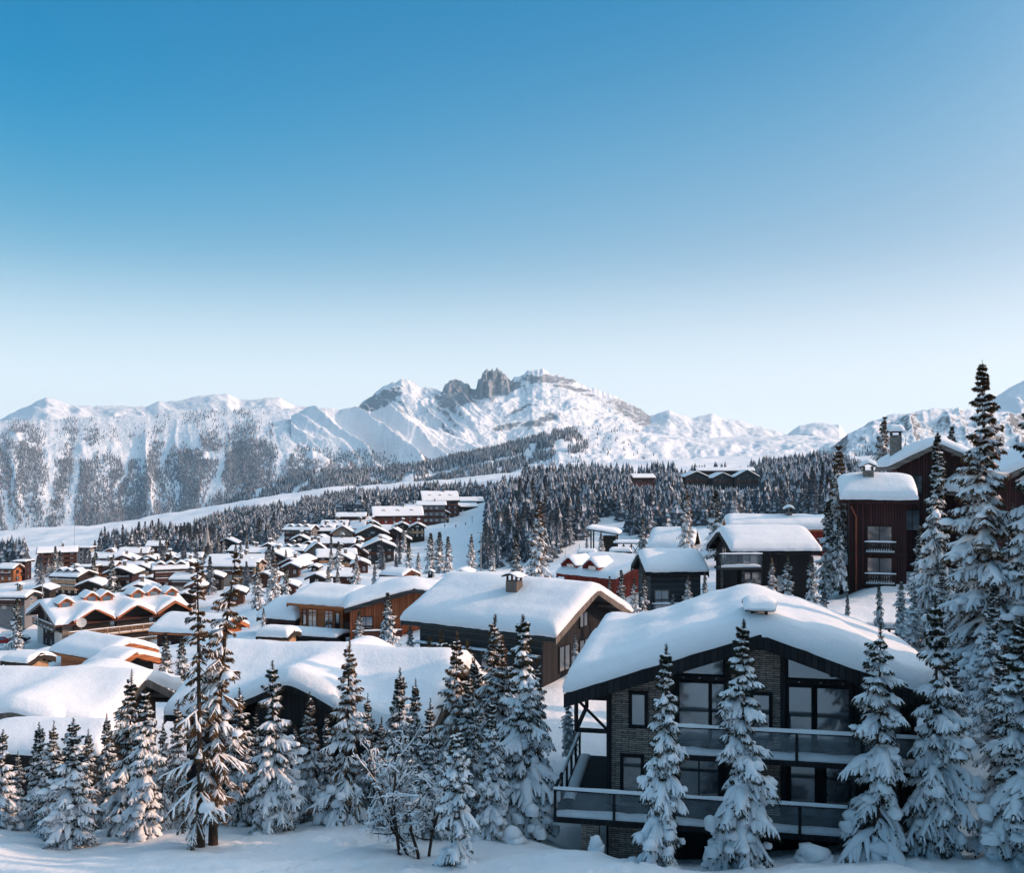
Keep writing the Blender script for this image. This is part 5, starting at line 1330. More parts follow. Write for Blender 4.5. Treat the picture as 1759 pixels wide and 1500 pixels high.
# L: brown tower house
L_ = House('tower_house', 'tall dark red brown timber tower house with two baluster balconies', P(1444, 857, 80), R(-16), 6.1, 3.0, 3.6, -2.55, -0.75, -12.2,
           'maroon_wood', 'maroon_wood', og=.75, oe=.8, st=.85, res=.25, snow_r=1.5, cat='chalet')
for z_ in (2.65, 5.35):
    L_.window('F', .15, z_, 1.9, 2.1, 2, 1, 'dark_wood', 'glass_pale' if z_ < 4 else 'glass', name='balcony_door'); L_.balcony('F', -1.1, 1.4, z_ - .05, .7, 'baluster', .8, 'dark_wood')
for z_ in (2.3, 4.95):
    for a_, b_ in ((-L_.xw - .05, -1.15), (1.45, L_.xw + .05)):
        mb = MB(); mb.box(a_, L_.yf - .09, z_, b_, L_.yf - .01, z_ + .16); mb.build('beam', [M['dark_wood']], L_.root)
mb = MB(); mb.tube([(-1.75, L_.yf - .08, -1.2), (-1.75, L_.yf - .08, 8.3), (-1.95, L_.yf - .3, 8.7), (-2.2, L_.yf - .65, 9.2)], [.06] * 4, 8); mb.build('drain_pipe', [M['copper']], L_.root)
L_.chimney(-.65, -.9, .85, .75, 12.3, 'rubble', snow=.35)
L2 = House('gabled_house', 'dark brown gabled house with a tall stone chimney, joined behind the tower house', (42.0, 83.0, 0), R(75), 10, 3.7, 4.2, 0.7, 2.55, -12.2,
           'maroon_wood', 'grey_wood', og=1.3, oe=.9, st=.75, zeb=.3, res=.3, fascia='grey_wood', snow_r=1.2)
L2.chimney(-2.0, 3.2, .95, .95, 15.6, 'rubble', snow=.4)
L2.window('L', -1.8, 10.2, 1.2, 1.6, 2, 1, 'dark_wood', 'glass'); L2.window('L', -2.0, 6.8, 1.2, 1.8, 2, 1, 'dark_wood', 'glass_pale'); L2.window('L', 1.0, 6.8, 1.2, 1.8, 2, 1, 'dark_wood', 'glass')
L3 = House('gabled_house', 'right wing of the brown house, its broad snowy slope partly hidden by the tallest spruce', (49.5, 76.0, 0), R(82), 9, 4, 7.6, -0.6, 1.9, -11.0,
           'maroon_wood', 'grey_wood', og=1.2, oe=.9, st=.9, zeb=-1.9, res=.3, fascia='grey_wood', snow_r=1.4)
L3.window('L', -2.0, 6.2, 1.3, 1.7, 2, 1, 'dark_wood', 'glass'); L3.window('L', 1.0, 6.2, 1.3, 1.7, 2, 1, 'dark_wood', 'glass')
# snowy fence below the tower house
fx = P(1452, 1045, 62); fe = empty('timber_fence', (fx.x, fx.y, Hf(fx.x, fx.y)), R(-4)); tag(fe, 'low timber fence with a thick snow cap below the brown tower house', 'fence')
for i in range(5):
    mb = MB(); mb.box(i * .95 - .07, -.07, -.6, i * .95 + .07, .07, 1.0); mb.build('post', [M['dark_wood']], fe)
for z_ in (.35, .75):
    mb = MB(); mb.box(-.2, -.12, z_, 4.1, -.075, z_ + .16); mb.build('rail', [M['dark_wood']], fe)
x = np.linspace(-.25, 4.15, 16); pa = np.stack([x, 0 * x, 0 * x + 1.0], -1)[None]; v, q = strips(pa, np.broadcast_to(np.array([0, -1., 0]), pa.shape), .2 + 0 * x[None], .28 * (1 + .4 * vnoise(x, x * 0, 9))[None], 7)
mb = MB(); mb.add(v, q, 0, True); mb.build('snow_cap', [M['snow_roof']], fe)

# snow covered stumps and posts beside the stone chalet
def snow_knob(px, py, Y, r, h, label):
    x_, y_ = (px - HX) / F * Y, Y; z_ = Hf(x_, y_)
    e = empty('snow_capped_post', (x_, y_, z_)); tag(e, label, 'post', 'snow capped posts near the stone chalet')
    mb = MB(); mb.tube([(0, 0, -.5), (0, 0, h * .75)], [r * .45, r * .42], 8); mb.build('post', [M['dark_wood']], e)
    rng = np.random.default_rng(int(px)); v, q, t3 = blobs(np.array([[0, 0, h * .6], [.06, .03, h * .25]]), np.array([[r, r, h * .5], [r * 1.25, r * 1.2, h * .35]]), rng)
    mb = MB(); mb.add(v, [tuple(f) for f in q] + [tuple(f) for f in t3], 0, True); mb.build('snow_cap', [M['snow_roof']], e)
snow_knob(1023, 1476, 33.0, .24, .55, 'snow capped post standing left of the stone chalet foot')
snow_knob(1288, 1462, 32.4, .42, .75, 'snow capped stump under the right front fir')
snow_knob(1398, 1452, 33.4, .6, .6, 'broad snow covered mound right of the front firs')
snow_knob(1706, 1455, 32.5, .24, .55, 'snow capped post at the lower right fir')
snow_knob(882, 1440, 36.0, .35, .6, 'round snow covered stump under the large broad fir')
snow_knob(548, 1405, 38.6, .3, .9, 'snow covered stake between the brownish spruces')
# planter of twigs on the balcony corner
# ------------------------------------------------------------------ the village further off
def far_house(x0, x1, yr, ye, yb, Y, facing, yaw, wall, floors, label):
    z0 = zat(yb, Y); st = 0.42
    w = (x1 - x0) / F * Y / max(0.6, math.cos(R(yaw)))
    flat = ye - yr < 4
    ze = zat(ye, Y) - (0.0 if flat else 0.1)
    cat = 'house' if floors < 3 else 'apartment house'
    nm = 'village_house' if floors < 3 else 'apartment_house'
    kw = dict(og=.9 if facing == 'g' else .6, oe=.9 if w > 7 else .7, st=.3 if flat else st, res=max(.5, w / 16), purlins=False, cat=cat, snow_r=.9, group='houses of the village', foot=5, fascia='brown_wood' if wall in ('orange_wood', 'brown_wood', 'render_beige') else 'dark_wood')
    if facing == 'e':
        hf = min(max(w * .42, 2.2), 4.4); p0 = P(x0, ye, Y)
        zr = max(zat(yr, Y + hf) - st, ze + hf * (0.03 if flat else 0.36))
        h = House(nm, label, p0, R(yaw), w, hf, hf, ze, zr, z0, wall, 'dark_wood', **kw)
        main, other = 'F', ('R' if yaw < 8 else 'L')
    else:
        hw = w / 2; p1 = P(x1, ye, Y)
        zr = max(zat(yr, Y) - st * .9, ze + hw * .44)
        h = House(nm, label, p1, R(90 + yaw), min(max(w * 1.1, 4.5), 13), hw, hw, ze, zr, z0, wall, 'dark_wood', **kw)
        main, other = 'L', ('B' if yaw > 0 else 'F')
    Hh = ze - z0
    fh = min(2.9, max(1.5, Hh / floors)); fh = Hh / max(1, round(Hh / fh)); nf = max(1, round(Hh / fh))
    wide = (h.xw * 2 if main == 'F' else (h.yb - h.yf))
    sp = 2.4 if w > 9 else 1.7
    n = max(1, min(6, int(wide / sp)))
    wh = round(min(1.3, fh * .5), 1)
    fr = 'white_frame' if wall.startswith('render') or wall == 'concrete' else 'brown_wood'
    for k in range(min(nf, 5)):
        z = k * fh + fh * .3
        for i in range(n):
            t = (i - (n - 1) / 2) * wide / n
            gl = 'glass_pale' if (i * 7 + k * 3 + int(x0)) % 5 == 0 else 'glass'
            h.window(main, t, z, 1.0 if sp > 2 else .7, wh, 1 if Y > 300 else 2, 1, fr, gl)
        if k > 0 and wall not in ('concrete', 'grey_metal'):
            h.balcony(main, -wide / 2 + .2, wide / 2 - .2, k * fh, .9, 'board', .8, 'brown_wood' if wall != 'dark_wood' else 'tan_wood', snow=Y < 260, ends=False, npost=3)
    if facing == 'g' and zr - ze > 1.6: h.window(main, 0, Hh + .1, min(1.4, wide * .3), .8, 2, 1, fr, 'glass')
    wo = (h.xw * 2 if other in 'FB' else (h.yb - h.yf)); m = max(1, min(3, int(wo / 2.6)))
    for k in range(min(nf, 3)):
        for i in range(m): h.window(other, (i - (m - 1) / 2) * wo / m, k * fh + fh * .3, .8, wh, 1, 1, fr, 'glass')
    if not flat and w > 6 and Y < 480:
        h.chimney(w * .12 if facing == 'e' else -1.0, -.5, .7, .7, h.hr + .9, 'rubble', snow=.22)
    return h
def grow_(v):
    x0, x1, yr, ye, yb, Y = v[:6]
    if not 225 < Y < 480: return v
    c, hw = (x0 + x1) / 2, (x1 - x0) / 2 * 1.16
    ye2 = yb - (yb - ye) * 1.22; return (c - hw, c + hw, ye2 - (ye - yr) * 1.2, ye2, yb, Y) + v[6:]
for v in VILLAGE:
    h = far_house(*grow_(v))
    if v[0] in (488, 533, 553, 465, 729, 646, 84, 260):
        n = 3
        for i in range(n): h.dormer((i - 1) * h.Lr * .27, -h.hf * .6, 2.2, .7, 2.0, M['brown_wood'], .35)
# broad snow roof with a black chimney pot behind the red orange boards
S1 = House('snow_roofed_house', 'long low snow roof with one black chimney pot behind the red orange chalet', P(640, 1010, 118), R(-3), 9.6, 3, 3, -14.9, -14.2, -17.0, 'brown_wood', 'brown_wood', og=.4, oe=.5, st=.6, res=.4, cat='house')
S1.chimney(2.2, -.4, .55, .55, 3.7, 'dark_metal', snow=.15)
# church
cx = P(356, 966, 330); ch = empty('church_tower', cx, R(20)); tag(ch, 'grey church tower with a slender pointed spire among the village trees', 'church')
mb = MB(); mb.box(-1.5, -1.5, -3, 1.5, 1.5, 6.0); mb.build('tower', [M['rubble']], ch)
mb = MB(); mb.tube([(0, 0, 6.0), (0, 0, 6.5), (0, 0, 8.2), (0, 0, 13.4)], [1.75, 1.2, .75, .04], 6, 0, False); mb.build('spire', [M['concrete']], ch)
for rz in range(4):
    mb = MB(); mb.box(-.45, -1.56, 3.9, .45, -1.502, 5.3); o = mb.build('belfry_window', [M['black_wood']], ch); o.rotation_euler = (0, 0, rz * math.pi / 2)

# open shelter and trestle on the snowy bank
q = P(1038, 952, 140); e = empty('open_shelter', q, R(-12)); tag(e, 'open wooden shelter on posts under a tilted snow slab, by the ski slope', 'shelter')
for x_, y_ in ((-1.8, -1.6), (1.8, -1.6), (-1.8, 1.6), (1.8, 1.6)):
    mb = MB(); mb.box(x_ - .1, y_ - .1, -1, x_ + .1, y_ + .1, 2.9 if x_ > 0 else 3.5); mb.build('post', [M['dark_wood']], e)
mb = MB(); mb.box(-.2, -1.5, -1, 1.75, 1.5, 2.7); mb.build('wall', [M['dark_wood']], e)
mb = MB(); V = [(-2.4, -2.2, 3.72), (2.4, -2.2, 3.0), (2.4, 2.2, 3.0), (-2.4, 2.2, 3.72)]; V += [(a, b, c + .2) for a, b, c in V]
mb.add(V, [(0,3,2,1),(4,5,6,7),(0,1,5,4),(1,2,6,5),(2,3,7,6),(3,0,4,7)]); rf = mb.build('roof', [M['dark_wood']], e)
snow_grid(np.linspace(-2.4, 2.4, 13), np.linspace(-2.2, 2.2, 12), lambda X, Y: 3.56 - X * .15, lambda X, Y: np.minimum(2.4 - abs(X), 2.2 - abs(Y)), .55, .6, 0.0, 'snow_cover', rf)
q = P(1058, 957, 134); e = empty('timber_trestle', q, R(-6)); tag(e, 'timber trestle bridge with crossed braces and snowy deck beside the open shelter', 'trestle')
mb = MB()
for i in range(4):
    mb.beam((i * 1.1, 0, -.8), (i * 1.1, 0, 1.9), .14, .14)
    if i < 3: mb.beam((i * 1.1, 0, .1), (i * 1.1 + 1.1, 0, 1.8), .1, .1); mb.beam((i * 1.1, .02, 1.8), (i * 1.1 + 1.1, .02, .1), .1, .1)
mb.build('frame', [M['dark_wood']], e)
mb = MB(); mb.box(-.3, -.6, 1.9, 3.7, 1.2, 2.05); dk = mb.build('deck', [M['dark_wood']], e)
snow_grid(np.linspace(-.3, 3.7, 12), np.linspace(-.6, 1.2, 7), lambda X, Y: X * 0 + 2.05, lambda X, Y: np.minimum(np.minimum(X + .3, 3.7 - X), np.minimum(Y + .6, 1.2 - Y)), .4, .4, 0.0, 'snow_cover', dk)
# snow covered lean-to roofs near them
for (px, py, Y, w_, lab) in ((1008, 960, 126, 2.4, 'small snow covered hut roof below the open shelter'), (1066, 958, 124, 2.8, 'snow topped crate like hut under the trestle')):
    q = P(px, py, Y); zg = q.z
    House('small_hut', lab, (q.x - w_ / 2, q.y, 0), R(-6), w_, .9, .9, zg + .75, zg + .95, zg - .4, 'dark_wood', 'dark_wood', og=.15, oe=.2, st=.45, res=.2, cat='hut', purlins=False, snow_r=.6)

# lift pylons, slope poles
def pylon(px, yt, yb, Y, label):
    q = P(px, yb, Y); h = (yb - yt) / F * Y; e = empty('lift_pylon', q); tag(e, label, 'pylon')
    mb = MB(); mb.tube([(0, 0, -2), (0, 0, h)], [.16, .1], 8); mb.build('mast', [M['grey_metal']], e)
    mb = MB(); mb.box(-.7, -.06, h - .12, .7, .06, h + .02); mb.box(-.75, -.1, h - .3, -.55, .1, h - .121); mb.box(.55, -.1, h - .3, .75, .1, h - .121); mb.build('crossarm', [M['grey_metal']], e)
pylon(826, 915, 972, 205, 'grey lift pylon at the right edge of the piste')
pylon(811, 888, 910, 400, 'small far lift pylon near the top of the piste')
def pole(px, yt, yb, Y, label, r=.05, name='slope_pole', m='dark_metal'):
    q = P(px, yb, Y); h = (yb - yt) / F * Y; mb = MB(); mb.tube([(0, 0, -1), (0, 0, h * .96), (0, 0, h)], [r, r * .85, r * .6], 6)
    o = mb.build(name, [M[m]], None, q); tag(o, label, 'pole')
pole(971, 946, 964, 190, 'short thin pole on the snowy bank left of the shelter', .04)
pole(995, 934, 963, 185, 'taller thin pole on the snowy bank left of the shelter', .04)
pole(73, 998, 1024, 190, 'pale mast standing before the left village', .12, 'mast', 'concrete')
pole(128, 893, 935, 640, 'thin mast on the sunlit meadow', .14, 'mast', 'concrete')
pole(1183, 1108, 1190, 40.2, 'thin stake rising from the stone chalet roof edge', .02)
# satellite dish on the hotel
q = P(140, 1070, 140); e = empty('satellite_dish', q, R(30)); tag(e, 'white satellite dish at the front of the big hotel', 'dish')
mb = MB(); n = 16
ring = [[(0, 0, 0)]] ; V = [(0, .12, 0)]; fs = []
for j, r_ in enumerate((.25, .5, .72)):
    for k in range(n): V.append((r_ * math.cos(2 * math.pi * k / n), .12 - r_ * r_ * .28, r_ * math.sin(2 * math.pi * k / n)))
fs += [(0, 1 + k, 1 + (k + 1) % n) for k in range(n)]
for j in range(2): fs += [(1 + j*n + k, 1 + (j+1)*n + k, 1 + (j+1)*n + (k+1) % n, 1 + j*n + (k+1) % n) for k in range(n)]
mb.add(V, fs, 0, True); mb.build('reflector', [M['render_white']], e)
mb = MB(); mb.tube([(0, .15, 0), (0, .5, -.2), (0, .5, -1.6)], [.04, .04, .05], 6); mb.tube([(0, .05, -.3), (0, -.55, -.05)], [.02, .03], 6); mb.build('mount', [M['grey_metal']], e)

# snowed-in cars on the parking ground left of the hotel
def car(px, py, Y, rz, col, label):
    q = P(px, py, Y); e = empty('parked_car', q, R(rz)); tag(e, label, 'car', 'snow covered cars parked left of the hotel')
    prof = [(-2.0, .35), (-2.05, .75), (-1.75, .92), (-1.25, 1.38), (.35, 1.42), (.95, .95), (1.85, .82), (2.05, .6), (2.0, .35)]
    V = []
    for y_, k in ((-.8, 1), (.8, 1)): V += [(x, y_ * (1 if z < 1 else .82), z) for x, z in prof]
    n = len(prof); mb = MB(); mb.add(V, [tuple(range(n))[::-1], tuple(range(n, 2 * n))] + [(i, (i + 1) % n, (i + 1) % n + n, i + n) for i in range(n)])
    mb.build('body', [col], e)
    for x_ in (-1.25, 1.25):
        for y_ in (-.78, .78):
            w_ = MB(); w_.tube([(x_, y_ - .1, .33), (x_, y_ + .1, .33)], [.33, .33], 12, cap=True); w_.build('wheel', [M['dark_metal']], e)
    for y_ in (-.815, .815):
        g = MB(); V = [(-1.1, .98), (.6, .98), (.25, 1.3), (-1.0, 1.3)]; s_ = 1 if y_ > 0 else -1
        g.add([(x, s_ * (.80 - (z - .95) * .32), z) for x, z in V] + [(x, s_ * (.72 - (z - .95) * .32), z) for x, z in V], [(0,1,2,3),(4,5,6,7),(0,1,5,4),(2,3,7,6),(1,2,6,5),(3,0,4,7)]); g.build('side_window', [M['glass']], e)
    top = lambda X, Y: np.interp(X, [p[0] for p in prof[1:8]], [p[1] for p in prof[1:8]])
    snow_grid(np.linspace(-1.95, 1.95, 16), np.linspace(-.68, .68, 8), top, lambda X, Y: np.minimum(1.95 - abs(X), .68 - abs(Y)), .32, .4, -.05, 'snow', e, amp=.04)
car(6, 1108, 152, 10, M['cloth_red'], 'snow covered red car, nearest in the parking row at the left edge')
car(28, 1104, 158, 8, M['dark_metal'], 'snow covered dark car before the white hotel wall')
car(10, 1096, 168, 12, M['grey_metal'], 'snow covered grey car in the second row by the left edge')
car(33, 1091, 178, 12, M['render_white'], 'white car under snow furthest back by the hotel')

# skiers
def person_mesh():
    me = bpy.data.meshes.new('body')
    pts = [(0,0,.92),(0,0,1.15),(0,0,1.38),(0,.02,1.5),(0,.04,1.66),(.1,0,.9),(.14,.06,.48),(.14,0,.06),(.14,.14,.03),(-.1,0,.9),(-.13,.1,.48),(-.13,0,.06),(-.13,.14,.03),
           (.2,0,1.4),(.3,.08,1.14),(.27,.3,1.02),(-.2,0,1.4),(-.3,.06,1.14),(-.28,.28,1.0)]
    ed = [(0,1),(1,2),(2,3),(3,4),(0,5),(5,6),(6,7),(7,8),(0,9),(9,10),(10,11),(11,12),(2,13),(13,14),(14,15),(2,16),(16,17),(17,18)]
    rd = [.17,.17,.18,.07,.12,.12,.085,.07,.06,.12,.085,.07,.06,.09,.065,.05,.09,.065,.05]
    me.from_pydata(pts, ed, []); o = bpy.data.objects.new('tmp_body', me); COL.objects.link(o)
    m = o.modifiers.new('s', 'SKIN'); 
    if not me.skin_vertices: bpy.context.view_layer.objects.active = o
    for i, v in enumerate(me.skin_vertices[0].data): v.radius = (rd[i], rd[i]); v.use_root = (i == 0)
    o.modifiers.new('d', 'SUBSURF').levels = 1
    dg = bpy.context.evaluated_depsgraph_get(); r = bpy.data.meshes.new_from_object(o.evaluated_get(dg))
    bpy.data.objects.remove(o); return r
PM = person_mesh()
for px, py, Y, rz, mt, lab in ((764, 912, 400, 40, 'cloth_dark', 'skier in dark clothes near the top left of the piste'), (783, 908, 405, 200, 'cloth_red', 'skier in a red suit high on the piste'),
        (800, 910, 398, 120, 'cloth_dark', 'skier in dark clothes high on the right of the piste'), (786, 968, 228, 60, 'cloth_dark', 'left of two people standing low on the piste'),
        (791, 968, 228, 250, 'cloth_dark', 'right of two people standing low on the piste'), (768, 903, 430, 90, 'cloth_dark', 'tiny far skier below the grey block like house')):
    x_ = (px - HX) / F * Y; me = PM.copy(); me.materials.clear(); me.materials.append(M[mt])
    o = ob('person', me, None, (x_, Y, Hf(x_, Y) - .02), R(rz)); tag(o, lab, 'person')
    for p in me.polygons: p.use_smooth = True

# leafless snowy birch in the front row
def birch(px, py, Y, label):
    rng = np.random.default_rng(5); x_ = (px - HX) / F * Y; e = empty('birch_tree', (x_, Y, zat(py, Y))); tag(e, label, 'tree')
    mb = MB(); paths = []
    def grow(p, d, ln, r, lev):
        n = 5; pts = [p]
        for i in range(n):
            d = nrm(d + rng.normal(0, .16, 3) + np.array([0, 0, .05 if lev < 2 else -.09])); pts.append(pts[-1] + d * ln / n)
        mb.tube([tuple(q) for q in pts], list(np.linspace(r, r * .45, n + 1)), 5 if lev < 2 else 3, cap=False)
        if lev >= 1: paths.append((np.array(pts), r))
        if lev < 3:
            k = [13, 7, 4][lev]
            for i in range(k):
                t = rng.uniform(.25 if lev else .35, 1.0) * n; a = min(int(t), n - 1); q = pts[a] + (pts[a + 1] - pts[a]) * (t - a)
                dd = nrm(d * .6 + rng.normal(0, .75, 3) + np.array([0, 0, .15])); grow(q, dd, ln * rng.uniform(.22, .42), r * .45, lev + 1)
    for ox, oy, h_ in ((0, 0, 5.6), (.35, .1, 5.0), (.6, -.1, 5.2), (-.25, .2, 4.6), (.85, .15, 4.4)):
        grow(np.array([ox, oy, -.4]), nrm(np.array([ox * .1 - .05, oy * .2, 1.0])), h_ * .8, .07, 0)
    mb.build('branches', [M['bark']], e)
    n = 6; pa = np.stack([p for p, r in paths]); d = nrm(np.gradient(pa, axis=1)); la = nrm(np.cross(d, np.array([0, 0, 1.0])) + 1e-6)
    ra = np.array([r for p, r in paths])[:, None]; keep = rng.random(len(pa)) < .62
    sc = rng.uniform(.6, 1.4, (len(pa), n)); v, q = strips((pa + np.array([0, 0, .008]))[keep], la[keep], ((ra * .8 + .011) * sc)[keep], ((ra * .5 + .016) * sc)[keep], 5)
    s = MB(); s.add(v, q, 0, True); s.build('snow', [M['snow_tree']], e)
birch(694, 1484, 34.0, 'leafless birch with several thin stems and snow on every twig, front row')
# ------------------------------------------------------------------ woods
def inpoly(px, py, poly):
    r = np.zeros(len(px), bool); n = len(poly)
    for i in range(n):
        x1, y1 = poly[i]; x2, y2 = poly[(i + 1) % n]
        c = ((y1 > py) != (y2 > py)) & (px < (x2 - x1) * (py - y1) / (y2 - y1 + 1e-9) + x1); r ^= c
    return r
def far_tree(seed, tiers=7, n=8):
    rng = np.random.default_rng(seed); V = []; T = []; Mi = []
    for t in range(tiers):
        f = t / tiers; r = (1 - f) ** 0.85 * rng.uniform(.85, 1.1) + .03; z = .06 + .92 * f; hgt = .92 / tiers * 1.9
        a = np.linspace(0, 6.283, n, endpoint=False) + rng.uniform(0, 6)
        for dark in (1, 0):
            rr = r * np.where(np.arange(n) % 2, .62, 1.0) * rng.uniform(.8, 1.15, n) * (1.06 if dark else .93)
            zz = z - (.035 if dark else 0) - .02 * rng.random(n)
            o = sum(len(v) for v in V)
            ring = np.stack([rr * np.cos(a), rr * np.sin(a), zz * np.ones(n)], -1)
            V.append(np.concatenate([ring, [[0, 0, min(z + hgt, 1.0) - (.02 if dark else 0)]]]))
            for k in range(n):
                if not dark and rng.random() < .3: continue
                T.append((o + k, o + (k + 1) % n, o + n)); Mi.append(0 if dark else 1)
    return np.concatenate(V), np.array(T), np.array(Mi)
FT = [far_tree(100 + i) for i in range(8)]
def merged(name, pts, hs, wr, mats, label, seed=0, protos_=FT):
    rng = np.random.default_rng(seed); V = []; F0 = []; F1 = []; o = 0
    kind = rng.integers(0, len(protos_), len(pts)); rot = rng.uniform(0, 6.283, len(pts)); ww = rng.uniform(.8, 1.25, len(pts))
    for k, (v, t, mi) in enumerate(protos_):
        ix = np.where(kind == k)[0]
        if not len(ix): continue
        c, s = np.cos(rot[ix]), np.sin(rot[ix]); h = hs[ix]; r = h * wr * ww[ix]
        x = (v[None, :, 0] * c[:, None] - v[None, :, 1] * s[:, None]) * r[:, None]
        y = (v[None, :, 0] * s[:, None] + v[None, :, 1] * c[:, None]) * r[:, None]
        z = v[None, :, 2] * h[:, None]
        V.append((np.stack([x, y, z], -1) + pts[ix][:, None]).reshape(-1, 3))
        tt = (t[None] + (np.arange(len(ix)) * len(v))[:, None, None]) + o
        F0.append(tt[:, mi == 0].reshape(-1, 3)); F1.append(tt[:, mi == 1].reshape(-1, 3)); o += len(ix) * len(v)
    polys = [(np.concatenate(F0), 0, False)]
    if sum(len(f) for f in F1): polys.append((np.concatenate(F1), 1, False))
    o_ = ob(name, mkmesh(name, np.concatenate(V), polys, mats)); tag(o_, label, 'forest', kind='stuff'); return o_

def scatter(poly, Y0, Y1, n, seed, mind=3.2):
    rng = np.random.default_rng(seed); px0 = min(p[0] for p in poly); px1 = max(p[0] for p in poly)
    Y = np.sqrt(rng.uniform(Y0 ** 2, Y1 ** 2, n)); px = rng.uniform(px0, px1, n); X = (px - HX) / F * Y
    Z = H(X, Y); py = HY - Z / Y * F
    ok = inpoly(px, py, poly); X, Y, Z = X[ok], Y[ok], Z[ok]
    # thin out to a minimum spacing
    cell = {}; keep = []
    for i in range(len(X)):
        k = (int(X[i] / mind), int(Y[i] / mind))
        if k in cell: continue
        cell[k] = 1; keep.append(i)
    return np.stack([X[keep], Y[keep], Z[keep]], -1)
P_HILL = [(832, 975), (836, 900), (838, 872), (865, 846), (900, 822), (960, 822), (1060, 832), (1160, 826), (1290, 822), (1350, 808), (1440, 796), (1480, 830), (1470, 905), (1420, 905), (1250, 900), (1180, 905), (1112, 925), (1070, 915), (1062, 890), (1032, 888), (1000, 925), (960, 952), (925, 990), (880, 1000)]
P_LEFT = [(165, 950), (250, 940), (330, 928), (345, 905), (400, 892), (480, 880), (560, 862), (640, 856), (720, 852), (860, 850), (838, 864), (790, 858), (735, 858), (645, 884), (575, 897), (486, 914), (462, 945), (448, 950), (440, 940), (395, 940), (380, 958), (345, 968), (300, 958), (285, 945)]
P_MID = [(835, 850), (870, 832), (905, 818), (960, 800), (1010, 800), (990, 830), (905, 828), (865, 850)]
hill = scatter(P_HILL, 240, 1100, 60000, 1, 3.0)
left = scatter(P_LEFT, 330, 1150, 50000, 2, 3.1)
P_TL = [(0, 985), (45, 978), (45, 962), (30, 958), (0, 962)]
tl = scatter(P_TL, 380, 700, 900, 3, 4.0)
rng = np.random.default_rng(33)
houses = np.array([[ (v[0] + v[1]) / 2, v[4], v[5], (v[1] - v[0]) / 2] for v in VILLAGE])
def clear(a):
    px = HX + a[:, 0] / a[:, 1] * F; ok = np.ones(len(a), bool)
    for c, yb, Y, hw in houses: ok &= ~((np.abs(px - c) < hw + 3) & (a[:, 1] > Y - 14) & (a[:, 1] < Y + 20))
    return a[ok]
hill, left, tl = clear(hill), clear(left), clear(tl)
def heights(a, lo, hi, seed):
    r = np.random.default_rng(seed); n = fbm(a[:, 0] / 25, a[:, 1] / 25, 2, seed)
    return np.clip((lo + (hi - lo) * r.random(len(a))) * (1 + .5 * n), lo * .6, hi * 1.25)
# clumps and glades
hill = hill[(fbm(hill[:, 0] / 22, hill[:, 1] / 22, 3, 71) > -.28)]
left = left[(fbm(left[:, 0] / 22, left[:, 1] / 22, 3, 72) > -.26)]
hh, lh, th_ = heights(hill, 4.5, 13, 4), heights(left, 4.5, 12, 5), heights(tl, 7, 11, 6)
def open_view(a, h):
    px = HX + a[:, 0] / a[:, 1] * F; top = HY - (a[:, 2] + h) / a[:, 1] * F; ok = np.ones(len(a), bool)
    for v in VILLAGE:
        if v[5] > 425: ok &= ~((px > v[0] - 4) & (px < v[1] + 4) & (a[:, 1] < v[5]) & (top < v[4] - 3))
    return a[ok], h[ok]
hill, hh = open_view(hill, hh); left, lh = open_view(left, lh)
# the nearest stand as single trees
# trees between the houses
P_VIL = [(50, 1000), (70, 985), (160, 950), (260, 945), (400, 930), (470, 950), (640, 945), (700, 950), (690, 985), (600, 990), (500, 990), (420, 1015), (300, 1030), (160, 1030), (60, 1040)]
vil = scatter(P_VIL, 165, 360, 2600, 12, 5.5); vil = clear(vil)
for i in rng.permutation(len(vil))[:85]:
    p = vil[i]; pr = PROTO[['midA', 'midB', 'woodA', 'woodC'][int(rng.integers(0, 4))]]
    put_tree(pr, p[0], p[1], p[2] - .2, rng.uniform(5, 9.5) / pr['H'], .9, 'snowy spruce standing between the houses of the village', 'trees between the village houses')
NI = max(0, 296 - NT_[0])
hi_ = np.argsort(hill[:, 1] / hh); li_ = np.argsort(left[:, 1] / lh); kh = int(NI * .62); kl = NI - kh
mids = ['woodA', 'woodB', 'woodC']
for arr, hs, idx, lab, grp in ((hill, hh, hi_[:kh], 'frosted spruce in the front ranks of the dense wood beside the piste', 'front ranks of the wood beside the piste'),
                               (left, lh, li_[:kl], 'frosted spruce in the wood between the village and the meadow', 'front ranks of the wood above the village')):
    for i in idx:
        p = arr[i]; pr = PROTO[mids[int(rng.integers(0, 3))]]
        put_tree(pr, p[0], p[1], p[2] - .3, hs[i] / pr['H'], rng.uniform(.75, .95), lab, grp)
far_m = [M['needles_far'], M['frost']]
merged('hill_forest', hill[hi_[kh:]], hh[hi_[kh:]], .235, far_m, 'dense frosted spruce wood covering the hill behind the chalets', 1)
merged('meadow_forest', np.concatenate([left[li_[kl:]], tl]), np.concatenate([lh[li_[kl:]], th_]), .235, far_m, 'frosted spruce wood between the village and the sunlit meadow', 2)

